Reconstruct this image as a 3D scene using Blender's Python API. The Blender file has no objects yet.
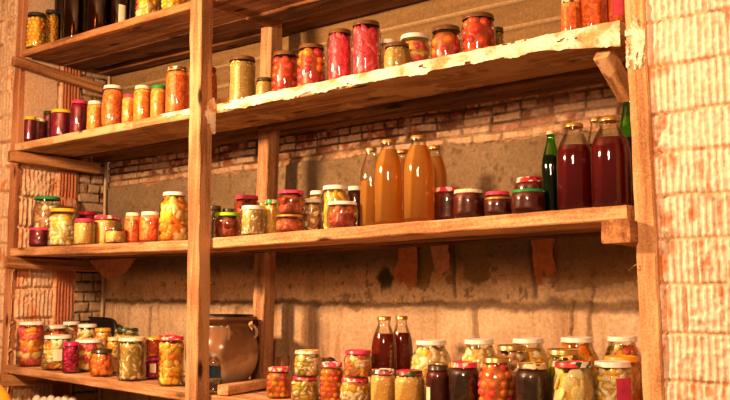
import bpy, bmesh, math, random
import numpy as np
from mathutils import Vector, Matrix, noise as mnoise

random.seed(7)
SC = bpy.context.scene
COL = SC.collection
PI = math.pi

# ------------------------------------------------------------------ camera
F = 890.0; EYE = 1.10; CAMY = -2.3
YAW = math.radians(38.7); PITCH = math.atan(90/890)
fh = Vector((-math.sin(YAW), math.cos(YAW), 0)); rt = Vector((math.cos(YAW), math.sin(YAW), 0))
up0 = Vector((0, 0, 1))
FW = fh*math.cos(PITCH)+up0*math.sin(PITCH)
UP = -fh*math.sin(PITCH)+up0*math.cos(PITCH)
CAM = Vector((0, CAMY, EYE))
cd = bpy.data.cameras.new('camera'); cam = bpy.data.objects.new('camera', cd); COL.objects.link(cam)
cd.sensor_width = 36; cd.lens = 36*F/730; cd.clip_start = .05
M = Matrix((rt, UP, -FW)).transposed().to_4x4(); M.translation = CAM
cam.matrix_world = M
SC.camera = cam

def ray(x, y):
    return rt*((x-365)/F)+UP*((200-y)/F)+FW
def P(x, y, Y=0.0):
    d = ray(x, y); t = (Y-CAMY)/d.y
    return CAM+d*t
def PX(x, y, X):
    d = ray(x, y); t = X/d.x
    return CAM+d*t
def scale_at(p):
    return F/((p-CAM).dot(FW))

# ------------------------------------------------------------------ tagging
def tag(o, label=None, cat=None, group=None, kind=None):
    if label: o['label'] = label
    if cat: o['category'] = cat
    if group: o['group'] = group
    if kind: o['kind'] = kind
    return o
def link(name, me, parent=None, loc=None):
    o = bpy.data.objects.new(name, me); COL.objects.link(o)
    if parent is not None: o.parent = parent
    if loc is not None: o.location = loc
    return o
def empty(name, loc, label, cat, group=None):
    o = bpy.data.objects.new(name, None); COL.objects.link(o); o.location = loc
    o.empty_display_size = .05
    return tag(o, label, cat, group)

# ------------------------------------------------------------------ materials
def newmat(name):
    m = bpy.data.materials.new(name); m.use_nodes = True
    nt = m.node_tree; nt.nodes.clear()
    out = nt.nodes.new('ShaderNodeOutputMaterial')
    return m, nt, out
def N(nt, t, **kw):
    n = nt.nodes.new(t)
    for k, v in kw.items():
        if k.startswith('i_'):
            n.inputs[int(k[2:])].default_value = v
        else: setattr(n, k, v)
    return n
def rgba(c): return (c[0], c[1], c[2], 1)
def ramp(nt, stops):
    r = nt.nodes.new('ShaderNodeValToRGB'); e = r.color_ramp.elements
    while len(e) < len(stops): e.new(.5)
    for i, (p, c) in enumerate(stops): e[i].position = p; e[i].color = rgba(c)
    return r
def L(nt, a, b): nt.links.new(a, b)

_mc = {}
def plain(name, c, rough=.5, metal=0.0, spec=.5, noise=0.0):
    key = (name, tuple(c), rough, metal)
    if key in _mc: return _mc[key]
    m, nt, out = newmat(name)
    b = N(nt, 'ShaderNodeBsdfPrincipled')
    b.inputs['Base Color'].default_value = rgba(c); b.inputs['Roughness'].default_value = rough
    b.inputs['Metallic'].default_value = metal
    tc = N(nt, 'ShaderNodeTexCoord'); nz = N(nt, 'ShaderNodeTexNoise'); nz.inputs['Scale'].default_value = 40
    L(nt, tc.outputs['Object'], nz.inputs['Vector'])
    r = ramp(nt, [(.3, [k*.82 for k in c]), (.7, [min(1, k*1.12) for k in c])])
    L(nt, nz.outputs['Fac'], r.inputs['Fac']); L(nt, r.outputs['Color'], b.inputs['Base Color'])
    L(nt, b.outputs[0], out.inputs[0])
    _mc[key] = m
    return m

def wood(name, dark, mid, light, axis='X', rough=.8, plaster=0.0, pl_scale=5, pl_col=(.8, .72, .6), grain=1.0):
    m, nt, out = newmat(name)
    b = N(nt, 'ShaderNodeBsdfPrincipled'); b.inputs['Roughness'].default_value = rough
    b.inputs['Specular IOR Level'].default_value = .25
    tc = N(nt, 'ShaderNodeTexCoord'); mp = N(nt, 'ShaderNodeMapping')
    sc = {'X': (1.6, 26, 26), 'Z': (26, 26, 1.6), 'Y': (26, 1.6, 26)}[axis]
    mp.inputs['Scale'].default_value = sc
    oi = N(nt, 'ShaderNodeObjectInfo'); add = N(nt, 'ShaderNodeVectorMath', operation='ADD')
    L(nt, tc.outputs['Object'], add.inputs[0])
    vm = N(nt, 'ShaderNodeVectorMath', operation='SCALE'); vm.inputs[0].default_value = (7, 5, 3); L(nt, oi.outputs['Random'], vm.inputs['Scale'])
    L(nt, vm.outputs[0], add.inputs[1]); L(nt, add.outputs[0], mp.inputs['Vector'])
    n1 = N(nt, 'ShaderNodeTexNoise'); n1.inputs['Scale'].default_value = 1.0; n1.inputs['Detail'].default_value = 9; n1.inputs['Roughness'].default_value = .68; n1.inputs['Distortion'].default_value = .6
    L(nt, mp.outputs[0], n1.inputs['Vector'])
    n2 = N(nt, 'ShaderNodeTexNoise'); n2.inputs['Scale'].default_value = 3.2; n2.inputs['Detail'].default_value = 6
    L(nt, add.outputs[0], n2.inputs['Vector'])
    n3 = N(nt, 'ShaderNodeTexNoise'); n3.inputs['Scale'].default_value = 170; n3.inputs['Detail'].default_value = 3
    L(nt, add.outputs[0], n3.inputs['Vector'])
    mx = N(nt, 'ShaderNodeMath', operation='MULTIPLY_ADD'); L(nt, n2.outputs['Fac'], mx.inputs[0]); mx.inputs[1].default_value = .45
    L(nt, n1.outputs['Fac'], mx.inputs[2])
    mx2 = N(nt, 'ShaderNodeMath', operation='MULTIPLY_ADD'); L(nt, n3.outputs['Fac'], mx2.inputs[0]); mx2.inputs[1].default_value = .34; L(nt, mx.outputs[0], mx2.inputs[2])
    r = ramp(nt, [(.66, dark), (.86, mid), (1.06 if False else 1.0, light)])
    L(nt, mx2.outputs[0], r.inputs['Fac'])
    # knots
    vo = N(nt, 'ShaderNodeTexVoronoi'); vo.inputs['Scale'].default_value = 1.0
    mp2 = N(nt, 'ShaderNodeMapping'); mp2.inputs['Scale'].default_value = {'X': (3.2, 9, 9), 'Z': (9, 9, 3.2), 'Y': (9, 3.2, 9)}[axis]
    L(nt, add.outputs[0], mp2.inputs['Vector']); L(nt, mp2.outputs[0], vo.inputs['Vector'])
    kr = ramp(nt, [(.08, (1, 1, 1)), (.16, (0, 0, 0))]); L(nt, vo.outputs['Distance'], kr.inputs['Fac'])
    km = N(nt, 'ShaderNodeMixRGB'); L(nt, kr.outputs['Color'], km.inputs['Fac']); L(nt, r.outputs['Color'], km.inputs[1]); km.inputs[2].default_value = rgba([k*.45 for k in dark])
    col = km.outputs[0]
    if plaster > 0:
        n4 = N(nt, 'ShaderNodeTexNoise'); n4.inputs['Scale'].default_value = pl_scale; n4.inputs['Detail'].default_value = 8; n4.inputs['Roughness'].default_value = .65
        L(nt, add.outputs[0], n4.inputs['Vector'])
        pr = ramp(nt, [(.62-plaster*.3, (0, 0, 0)), (.68-plaster*.3, (1, 1, 1))]); L(nt, n4.outputs['Fac'], pr.inputs['Fac'])
        pm = N(nt, 'ShaderNodeMixRGB'); L(nt, pr.outputs['Color'], pm.inputs['Fac']); L(nt, col, pm.inputs[1]); pm.inputs[2].default_value = rgba(pl_col)
        col = pm.outputs[0]
    L(nt, col, b.inputs['Base Color'])
    bp = N(nt, 'ShaderNodeBump'); bp.inputs['Strength'].default_value = .55*grain; bp.inputs['Distance'].default_value = .006
    L(nt, mx2.outputs[0], bp.inputs['Height']); L(nt, bp.outputs[0], b.inputs['Normal'])
    L(nt, b.outputs[0], out.inputs[0])
    return m

def attr_mat(name, rough=.85, bump=.4, bscale=120, gloss=False, sss=0, var=.25):
    m, nt, out = newmat(name)
    b = N(nt, 'ShaderNodeBsdfPrincipled'); b.inputs['Roughness'].default_value = rough
    b.inputs['Specular IOR Level'].default_value = .6 if gloss else .15
    at = N(nt, 'ShaderNodeAttribute', attribute_name='Col')
    tc = N(nt, 'ShaderNodeTexCoord'); nz = N(nt, 'ShaderNodeTexNoise'); nz.inputs['Scale'].default_value = bscale; nz.inputs['Detail'].default_value = 5
    L(nt, tc.outputs['Object'], nz.inputs['Vector'])
    mr = N(nt, 'ShaderNodeMapRange'); mr.inputs[1].default_value = .3; mr.inputs[2].default_value = .7; mr.inputs[3].default_value = 1-var; mr.inputs[4].default_value = 1+var*.6
    L(nt, nz.outputs['Fac'], mr.inputs[0])
    mu = N(nt, 'ShaderNodeVectorMath', operation='SCALE'); L(nt, at.outputs['Color'], mu.inputs[0]); L(nt, mr.outputs[0], mu.inputs['Scale'])
    L(nt, mu.outputs[0], b.inputs['Base Color'])
    if bump:
        bp = N(nt, 'ShaderNodeBump'); bp.inputs['Strength'].default_value = bump; bp.inputs['Distance'].default_value = .003
        L(nt, nz.outputs['Fac'], bp.inputs['Height']); L(nt, bp.outputs[0], b.inputs['Normal'])
    L(nt, b.outputs[0], out.inputs[0])
    return m

def glass_mat(name, tint=(1, 1, 1), base=.05, rough=.03):
    m, nt, out = newmat(name)
    tr = N(nt, 'ShaderNodeBsdfTransparent'); tr.inputs[0].default_value = rgba(tint)
    gl = N(nt, 'ShaderNodeBsdfGlossy'); gl.inputs['Roughness'].default_value = rough; gl.inputs[0].default_value = (1, 1, 1, 1)
    fr = N(nt, 'ShaderNodeFresnel'); fr.inputs[0].default_value = 1.5
    tc = N(nt, 'ShaderNodeTexCoord'); nz = N(nt, 'ShaderNodeTexNoise'); nz.inputs['Scale'].default_value = 25
    L(nt, tc.outputs['Object'], nz.inputs['Vector'])
    bp = N(nt, 'ShaderNodeBump'); bp.inputs['Strength'].default_value = .12; bp.inputs['Distance'].default_value = .004
    L(nt, nz.outputs['Fac'], bp.inputs['Height']); L(nt, bp.outputs[0], gl.inputs['Normal'])
    mr = N(nt, 'ShaderNodeMapRange'); mr.inputs[1].default_value = 0; mr.inputs[2].default_value = 1; mr.inputs[3].default_value = base; mr.inputs[4].default_value = .75
    L(nt, fr.outputs[0], mr.inputs[0])
    mx = N(nt, 'ShaderNodeMixShader'); L(nt, mr.outputs[0], mx.inputs[0]); L(nt, tr.outputs[0], mx.inputs[1]); L(nt, gl.outputs[0], mx.inputs[2])
    L(nt, mx.outputs[0], out.inputs[0])
    return m
GLASS = glass_mat('clear_glass', (.97, .96, .93), .035)
GLASS_GREEN = glass_mat('green_glass', (.25, .75, .12), .05)
GLASS_DARK = glass_mat('brown_glass', (.55, .3, .12), .05)
LUMP = attr_mat('preserved_food', rough=.38, bump=.25, bscale=160, gloss=True, var=.22)
MASON = attr_mat('masonry', rough=.92, bump=.55, bscale=90, var=.22)

def shred_mat(name, c1, c2, c3, scale=60, rough=.4):
    key = (name, tuple(c1), tuple(c2), scale)
    if key in _mc: return _mc[key]
    m, nt, out = newmat(name)
    b = N(nt, 'ShaderNodeBsdfPrincipled'); b.inputs['Roughness'].default_value = rough
    tc = N(nt, 'ShaderNodeTexCoord'); nz = N(nt, 'ShaderNodeTexNoise'); nz.inputs['Scale'].default_value = scale; nz.inputs['Detail'].default_value = 6; nz.inputs['Distortion'].default_value = 1.6
    L(nt, tc.outputs['Object'], nz.inputs['Vector'])
    r = ramp(nt, [(.32, c1), (.5, c2), (.66, c3)]); L(nt, nz.outputs['Fac'], r.inputs['Fac']); L(nt, r.outputs['Color'], b.inputs['Base Color'])
    bp = N(nt, 'ShaderNodeBump'); bp.inputs['Strength'].default_value = .7; bp.inputs['Distance'].default_value = .004
    L(nt, nz.outputs['Fac'], bp.inputs['Height']); L(nt, bp.outputs[0], b.inputs['Normal'])
    L(nt, b.outputs[0], out.inputs[0]); _mc[key] = m
    return m

def liquid_mat(name, c, dark=None, clear=0.0):
    key = ('liq', name)
    if key in _mc: return _mc[key]
    m, nt, out = newmat(name)
    b = N(nt, 'ShaderNodeBsdfPrincipled'); b.inputs['Roughness'].default_value = .12; b.inputs['Base Color'].default_value = rgba(c)
    b.inputs['IOR'].default_value = 1.33
    tl = N(nt, 'ShaderNodeBsdfTranslucent'); tl.inputs[0].default_value = rgba(dark or c)
    tc = N(nt, 'ShaderNodeTexCoord'); sp = N(nt, 'ShaderNodeSeparateXYZ'); L(nt, tc.outputs['Object'], sp.inputs[0])
    mx = N(nt, 'ShaderNodeMixShader'); mx.inputs[0].default_value = .35
    L(nt, b.outputs[0], mx.inputs[1]); L(nt, tl.outputs[0], mx.inputs[2]); fin = mx.outputs[0]
    if clear:
        tp = N(nt, 'ShaderNodeBsdfTransparent'); tp.inputs[0].default_value = rgba([min(1, k*1.1) for k in c]); m2 = N(nt, 'ShaderNodeMixShader'); m2.inputs[0].default_value = clear
        L(nt, fin, m2.inputs[1]); L(nt, tp.outputs[0], m2.inputs[2]); fin = m2.outputs[0]
    L(nt, fin, out.inputs[0]); _mc[key] = m
    return m

def lid_mat(spec):
    key = ('lid', spec)
    if key in _mc: return _mc[key]
    C = {'white': (.88, .85, .78), 'yellow': (.88, .55, .04), 'pink': (.70, .06, .15), 'magenta': (.68, .02, .18), 'green': (.03, .30, .08), 'lime': (.35, .75, .02),
         'orange': (.95, .42, .02), 'dark': (.06, .05, .03), 'brown': (.16, .08, .035), 'gold': (.75, .5, .18), 'darkgreen': (.03, .08, .03), 'darkred': (.30, .01, .04), 'blue': (.03, .08, .38), 'cream': (.72, .6, .36), 'red': (.6, .03, .03)}
    if spec in C:
        m = plain('lid_'+spec, C[spec], rough=.3 if spec != 'gold' else .28, metal=.75 if spec == 'gold' else 0.0)
    else:
        a, b_ = spec.split('+')[:2]
        m, nt, out = newmat('patterned_lid'); b = N(nt, 'ShaderNodeBsdfPrincipled'); b.inputs['Roughness'].default_value = .35
        tc = N(nt, 'ShaderNodeTexCoord'); vo = N(nt, 'ShaderNodeTexVoronoi'); vo.inputs['Scale'].default_value = 62
        L(nt, tc.outputs['Object'], vo.inputs['Vector'])
        sp = N(nt, 'ShaderNodeSeparateXYZ'); L(nt, vo.outputs['Color'], sp.inputs[0])
        third = C[spec.split('+')[2]] if spec.count('+') > 1 else C[a]
        r = ramp(nt, [(0, C[a]), (.4, C[b_]), (.72, third)]); r.color_ramp.interpolation = 'CONSTANT'
        L(nt, sp.outputs[0], r.inputs['Fac']); L(nt, r.outputs['Color'], b.inputs['Base Color']); L(nt, b.outputs[0], out.inputs[0])
    _mc[key] = m
    return m

# ------------------------------------------------------------------ mesh helpers
def mesh_from(name, verts, faces, mats, midx=None, cols=None, smooth=True):
    me = bpy.data.meshes.new(name)
    me.from_pydata(verts, [], faces)
    for m in mats: me.materials.append(m)
    if midx is not None: me.polygons.foreach_set('material_index', midx)
    if smooth: me.polygons.foreach_set('use_smooth', [True]*len(me.polygons))
    if cols is not None:
        a = me.color_attributes.new('Col', 'FLOAT_COLOR', 'POINT')
        arr = np.ones((len(verts), 4), dtype=np.float32); arr[:, :3] = np.asarray(cols, dtype=np.float32)
        a.data.foreach_set('color', arr.ravel())
    me.update()
    return me

def lathe(prof, seg=32, close_top=True, close_bot=True):
    """prof: list of (r,z); returns verts, faces"""
    v = []; f = []
    for (r, z) in prof:
        for k in range(seg):
            a = 2*PI*k/seg; v.append((r*math.cos(a), r*math.sin(a), z))
    n = len(prof)
    for i in range(n-1):
        for k in range(seg):
            k2 = (k+1) % seg
            f.append((i*seg+k, i*seg+k2, (i+1)*seg+k2, (i+1)*seg+k))
    if close_bot: f.append(tuple(reversed(range(seg))))
    if close_top: f.append(tuple(range((n-1)*seg, n*seg)))
    return v, f

_ico = {}
def ico(sub):
    if sub in _ico: return _ico[sub]
    bm = bmesh.new(); bmesh.ops.create_icosphere(bm, subdivisions=sub, radius=1)
    v = np.array([x.co[:] for x in bm.verts]); f = [[q.index for q in x.verts] for x in bm.faces]
    bm.free(); _ico[sub] = (v, f); return _ico[sub]

class MB:
    def __init__(s): s.v = []; s.f = []; s.c = []; s.m = []
    def add(s, v, f, c=(1, 1, 1), m=0):
        o = len(s.v); s.v.extend([tuple(p) for p in v]); s.f.extend([tuple(i+o for i in q) for q in f])
        s.c.extend([c]*len(v)); s.m.extend([m]*len(f))
    def build(s, name, mats, parent=None, loc=None, smooth=True):
        me = mesh_from(name, s.v, s.f, mats, s.m, s.c, smooth)
        return link(name, me, parent, loc)

def rotm(rx, ry, rz):
    return np.array((Matrix.Rotation(rz, 3, 'Z')@Matrix.Rotation(ry, 3, 'Y')@Matrix.Rotation(rx, 3, 'X')))
def blob(mb, c, s, rot, col, sub=2, jit=0.0, rng=random, m=0):
    v, f = ico(sub)
    v = v.copy()
    if jit:
        ph = [rng.uniform(0, 6.28) for _ in range(6)]
        d = 1+jit*(np.sin(v[:, 0]*3.1+ph[0])+np.sin(v[:, 1]*3.7+ph[1])+np.sin(v[:, 2]*4.3+ph[2])+.7*np.sin(v[:, 0]*7+v[:, 1]*6+ph[3]))
        v = v*d[:, None]
    v = v*np.array(s)
    v = v@rotm(*rot).T+np.array(c)
    mb.add(v, f, col, m)
def disc(mb, c, r, t, rot, col, seg=14, m=0):
    v, f = lathe([(r*.9, -t), (r, -t*.5), (r, t*.5), (r*.9, t)], seg)
    v = np.array(v)@rotm(*rot).T+np.array(c)
    mb.add(v, f, col, m)

# jar profiles: normalized (r fraction, z fraction of glass height)
SH = {
 'std':   ([(.80, 0), (.95, .015), (1, .05), (1, .78), (.97, .83), (.88, .885), (.82, .91), (.82, 1.0)], .86),
 'tall':  ([(.85, 0), (.96, .012), (1, .04), (1, .82), (.96, .87), (.86, .91), (.80, .93), (.80, 1.0)], .86),
 'waist': ([(.85, 0), (.97, .015), (1, .05), (.99, .2), (.96, .5), (.97, .72), (1, .84), (.93, .90), (.88, .93), (.88, 1.0)], .93),
 'big':   ([(.78, 0), (.93, .012), (1, .06), (1, .62), (.97, .72), (.88, .80), (.74, .875), (.68, .90), (.68, 1.0)], .72),
 'squat': ([(.75, 0), (.93, .02), (1, .10), (1, .66), (.97, .76), (.91, .84), (.87, .88), (.87, 1.0)], .92),
 'round': ([(.70, 0), (.88, .02), (.97, .12), (1, .32), (1, .55), (.95, .72), (.86, .84), (.80, .9), (.80, 1.0)], .86),
 'cyl':   ([(.90, 0), (.98, .015), (1, .05), (1, .90), (.97, .93), (.95, .95), (.95, 1.0)], 1.0),
}
def radat(prof, t):
    for (r0, z0), (r1, z1) in zip(prof, prof[1:]):
        if z0 <= t <= z1: return r0+(r1-r0)*((t-z0)/max(1e-6, z1-z0))
    return prof[-1][0]

# food kinds -------------------------------------------------------
RED = (.66, .03, .03); TOM = (.86, .12, .03); PNK = (.80, .08, .15); ORG = (.96, .34, .03); YEL = (.98, .62, .06); PALE = (.98, .80, .38)
CRM = (1.0, .88, .58); GRN = (.50, .42, .06); DGR = (.20, .20, .03); CAR = (.96, .28, .05); BEET = (.42, .01, .10); WHT = (1.0, .92, .72)
FOOD = {  # kind: (type, size, palette, core color)
 'yellow_tomatoes': ('balls', .24, [YEL, YEL, ORG, (.9, .55, .1), (.7, .55, .08)], (.6, .32, .03)),
 'sauerkraut': ('fine', .15, [(.95, .80, .42), (.85, .66, .26), (1.0, .88, .55), (.74, .55, .18), (.62, .48, .14)], (.5, .34, .10)),
 'pale_kraut': ('fine', .14, [(1.0, .80, .36), (.95, .66, .22), (1.0, .92, .58), (.78, .48, .13)], (.8, .52, .15)),
 'orange_salsa': ('shred', 60, [(.55, .09, .02), (.82, .20, .04), (.98, .42, .10)], None),
 'red_salsa': ('shred', 60, [(.42, .05, .02), (.68, .13, .04), (.9, .3, .08)], None),
 'amber_salsa': ('shred', 60, [(.62, .16, .02), (.92, .34, .05), (1.0, .58, .16)], None),
 'tomato_salsa': ('shred', 42, [(.70, .04, .06), (.92, .22, .05), (1.0, .46, .08)], None),
 'jam': ('shred', 22, [(.10, .004, .012), (.17, .008, .02), (.26, .014, .03)], None),
 'purple_jam': ('shred', 22, [(.10, .003, .018), (.20, .008, .035), (.32, .015, .06)], None),
 'plum_jam': ('shred', 18, [(.055, .006, .006), (.10, .010, .008), (.17, .02, .012)], None),
 'dark_brown': ('shred', 18, [(.028, .012, .006), (.05, .02, .01), (.10, .04, .018)], None),
 'pink_pack': ('strips', .34, [PNK, (.86, .12, .18), (.74, .05, .11), (.9, .2, .22)], (.7, .05, .09)),
 'tomatoes': ('balls', .36, [(.66, .06, .05), (.74, .10, .06), TOM, (.85, .26, .06)], (.38, .07, .02)),
 'pink_tomatoes': ('balls', .36, [(.78, .10, .12), (.72, .07, .08), ORG, (.85, .16, .1)], (.4, .10, .03)),
 'cherry_mix': ('balls', .27, [CAR, (.85, .12, .06), PNK, ORG, YEL, CAR], (.5, .2, .03)),
 'orange_tomatoes': ('balls', .27, [CAR, (.92, .30, .08), (.85, .12, .08), PNK, ORG], (.5, .16, .03)),
 'mixed': ('mix', .3, [YEL, ORG, CAR, PALE, CRM, (.78, .12, .1), GRN], (.60, .30, .05)),
 'mixed_green': ('mix', .26, [GRN, (.62, .52, .08), PALE, CRM, (.7, .5, .08), WHT], (.42, .30, .04)),
 'onion_layers': ('mix', .25, [WHT, CRM, YEL, (.76, .2, .1), PALE], (.55, .34, .06)),
 'tomato_onion': ('mix', .30, [(.80, .09, .06), (.86, .14, .06), PNK, CRM, ORG], (.50, .22, .04)),
 'cauliflower': ('mix', .26, [CRM, (1.0, .82, .42), WHT, PALE, YEL], (.66, .44, .12)),
 'pepper_chunks': ('mix', .36, [YEL, (1.0, .76, .2), PALE, ORG, (.98, .70, .15)], (.75, .42, .05)),
 'yellow_strips': ('strips', .36, [YEL, (1.0, .72, .14), (.94, .55, .05), PALE], (.7, .4, .05)),
 'pale_strips': ('strips', .28, [CRM, PALE, (.80, .60, .22), WHT, (.62, .50, .16)], (.45, .32, .08)),
 'carrots': ('discs', .34, [CAR, (1.0, .36, .08), (.9, .22, .05)], (.7, .17, .03)),
 'zucchini': ('discs', .40, [PALE, CRM, (1.0, .84, .4)], (.7, .5, .1)),
 'gherkins': ('strips', .38, [GRN, (.36, .36, .04), (.5, .46, .07), DGR], (.3, .26, .03)),
 'tomato_paste_mix': ('mix', .3, [TOM, (.95, .24, .05), CAR, PNK, ORG], (.7, .14, .03)),
 'mushroom': ('mix', .32, [(.55, .30, .14), (.62, .38, .20), (.42, .22, .09), CRM], (.35, .18, .07)),
 'beet': ('mix', .34, [BEET, (.58, .015, .12), (.68, .03, .14)], (.35, .01, .06)),
 'apricot': ('mix', .46, [(.48, .11, .05), (.60, .20, .07), (.36, .06, .025)], (.34, .07, .03)),
 'layers': ('mix', .34, [YEL, (1.0, .72, .22), PALE, (.80, .12, .16), ORG], (.65, .36, .06)),
}
def contents(parent, kind, R, H, prof, rng, fill=.9):
    typ, size, pal, core = FOOD[kind]
    ri = R*.985
    zt = H*fill
    if typ == 'shred':
        pr = [(.001, .006)]+[(ri*radat(prof, t/14*fill), .004+zt*t/14) for t in range(15)]+[(.001, zt+.003)]
        pr[1] = (pr[1][0], .006)
        v, f = lathe(pr, 28)
        return link('preserved_food', mesh_from('preserved_food', v, f, [shred_mat(kind, *pal, scale=size)]), parent)
    mb = MB()
    rb = R*size
    cr = ri-rb*.62
    pr = [(.001, .006)]+[(max(.004, cr*1.04*radat(prof, t/10*fill)), .006+(zt-.006-rb*.3)*t/10) for t in range(11)]+[(.001, zt-rb*.3)]
    v, f = lathe(pr, 20); mb.add(v, f, core)
    z = rb*.9; li = 0
    while z < zt-rb*.3:
        t = min(1, z/H)
        rr = ri*radat(prof, t)-rb
        step = rb*{'discs': 1.45, 'balls': 1.82, 'mix': 1.5, 'strips': 1.15, 'fine': 1.7}[typ]
        n = max(3, int(2*PI*rr/step)); off = rng.random()*6.28
        layercol = rng.choice(pal)
        for k in range(n):
            a = off+2*PI*(k+rng.uniform(-.12, .12))/n
            col = rng.choice(pal)
            if kind in ('layers', 'onion_layers', 'tomato_onion') and rng.random() < .65: col = layercol
            g = rng.uniform(.85, 1.15); col = tuple(min(1, c*g) for c in col)
            zz = z+rng.uniform(-.18, .18)*rb
            s = rb*rng.uniform(.86, 1.08)
            rad = rr+rb-s
            c = (rad*math.cos(a), rad*math.sin(a), zz)
            if typ == 'balls':
                blob(mb, c, (s, s, s*.96), (0, 0, 0), col, 2)
            elif typ == 'discs':
                disc(mb, (c[0]*(1+rb*.35/max(.001, rad)), c[1]*(1+rb*.35/max(.001, rad)), zz), s, s*.16, (rng.uniform(-.3, .3), PI/2+rng.uniform(-.35, .35), a), col)
            elif typ == 'fine':
                blob(mb, c, (s*.7, s*rng.uniform(.7, 1.7), s*.6), (rng.uniform(-1.2, 1.2), 0, a), col, 1, .1, rng)
            elif typ == 'strips':
                blob(mb, c, (s*.5, s*.62, s*1.5), (rng.uniform(-.9, .9), rng.uniform(-.2, .2), a), col, 2, .06, rng)
            else:
                q = rng.random()
                if q < .4: blob(mb, c, (s*.85, s*1.05, s*.85), (rng.uniform(-.5, .5), rng.uniform(-.5, .5), a), col, 2, .17, rng)
                elif q < .75: blob(mb, c, (s*.75, s*1.45, s*.7), (rng.uniform(-1, 1), 0, a), col, 2, .2, rng)
                else: blob(mb, c, (s*.7, s*.8, s*1.2), (rng.uniform(-1.2, 1.2), 0, a), col, 2, .14, rng)
        z += rb*{'discs': 1.15, 'balls': 1.6, 'mix': 1.25, 'strips': 1.35, 'fine': 1.3}[typ]; li += 1
    # clamp inside the glass
    mb.v = [clampv(p, ri, H, prof) for p in mb.v]
    mb.m = [0]*len(mb.f)
    o = mb.build('preserved_food', [LUMP], parent)
    return o
def clampv(p, ri, H, prof):
    r = math.hypot(p[0], p[1]); t = min(1, max(0, p[2]/H)); lim = ri*radat(prof, t)
    z = max(.005, p[2])
    if r > lim:
        k = lim/r; return (p[0]*k, p[1]*k, z)
    return (p[0], p[1], z)

def jar_at(loc, R, Ht, kind, lid, label, shape='std', group=None, fill=.9, sticker=None, seed=0, nolid=False, name='glass_jar'):
    rng = random.Random(seed*31+5)
    prof, lr = SH[shape]
    lid_h = min(.016, Ht*.14)
    H = Ht-lid_h*.35
    root = empty(name, loc, label, 'jar', group)
    root.rotation_euler = (0, 0, rng.uniform(0, 6.28))
    pr = [(.001, .004), (R*prof[0][0]*.8, .002)]+[(R*r, z*H) for r, z in prof]
    v, f = lathe(pr, 32, close_top=False, close_bot=False)
    link('glass', mesh_from('glass', v, f, [GLASS]), root)
    contents(root, kind, R, H, prof, rng, fill)
    Rl = R*lr if shape != 'cyl' else R*1.0
    if not nolid:
        zb = Ht-lid_h
        lp = [(Rl*1.0, zb), (Rl*1.035, zb+.0012), (Rl*1.035, zb+.003), (Rl*1.0, zb+.0045), (Rl*1.0, zb+lid_h*.8), (Rl*.97, zb+lid_h*.95), (Rl*.90, zb+lid_h), (Rl*.84, zb+lid_h*.86), (.001, zb+lid_h*.86)]
        v, f = lathe(lp, 36, close_bot=False, close_top=False)
        # knurled side
        v = [(x*(1+.006*(1 if (i % 36) % 2 else -1)), y*(1+.006*(1 if (i % 36) % 2 else -1)), z) if i//36 in (3, 4) else (x, y, z) for i, (x, y, z) in enumerate(v)]
        link('lid', mesh_from('lid', v, f, [lid_mat(lid)]), root)
    if sticker:
        ang, c, z0, z1, wdt = sticker
        a0 = ang-root.rotation_euler.z
        v = []; f = []
        for i in range(9):
            a = a0+(i/8-.5)*wdt
            v += [(R*1.012*math.cos(a), R*1.012*math.sin(a), z0*H), (R*1.012*math.cos(a), R*1.012*math.sin(a), z1*H)]
        for i in range(8): f.append((2*i, 2*i+2, 2*i+3, 2*i+1))
        link('sticker', mesh_from('sticker', v, f, [plain('paper_sticker', c, .7)]), root)
    return root

# ------------------------------------------------------------------ shelves (measured front edges)
class Board:
    def __init__(s, a, b, th, depth, Y0=0.0):
        s.a = P(*a, Y0); s.b = P(*b, Y0); s.th = th; s.depth = depth; s.Y0 = Y0
    def z(s, X):
        t = (X-s.a.x)/(s.b.x-s.a.x); return s.a.z+(s.b.z-s.a.z)*t
SH_A_L = Board((22.6, 49.7), (191, .4), .032, .42)
SH_B_L = Board((15, 143.5), (190, 109), .036, .42)
SH_C_L = Board((10.5, 248), (189, 240), .040, .42)
SH_D_L = Board((4.5, 365), (187, 391.5), .038, .42)
zA = SH_A_L.b.z
XM = P(200, 240, .0).x
def to_x(b, end, X):
    v = getattr(b, end); z = b.z(X); setattr(b, end, Vector((X, v.y, z)))
for _b in (SH_A_L, SH_B_L, SH_C_L, SH_D_L): to_x(_b, 'b', XM-.002)
SH_B_R = Board((211, 105.2), (621, 21), .036, .42)
SH_C_R = Board((210, 238.1), (627, 204.5), .040, .42)
class Flat:
    pass
pA0 = P(213, 1); pA1 = P(628, 1)
SH_A_R = Board((213, -8), (213, -8), .03, .42); SH_A_R.a.z = SH_A_L.b.z; SH_A_R.b = Vector((pA1.x, 0, SH_A_R.a.z+.006))
dl = SH_D_L.b.z
SH_D_R = Board((210, 395), (210, 395), .038, .42); SH_D_R.b = Vector((P(630, 300).x, 0, SH_D_R.a.z-.005))
for _b in (SH_A_R, SH_B_R, SH_C_R, SH_D_R): to_x(_b, 'a', XM+.002)
S = {'AL': SH_A_L, 'BL': SH_B_L, 'CL': SH_C_L, 'DL': SH_D_L, 'AR': SH_A_R, 'BR': SH_B_R, 'CR': SH_C_R, 'DR': SH_D_R}

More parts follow.
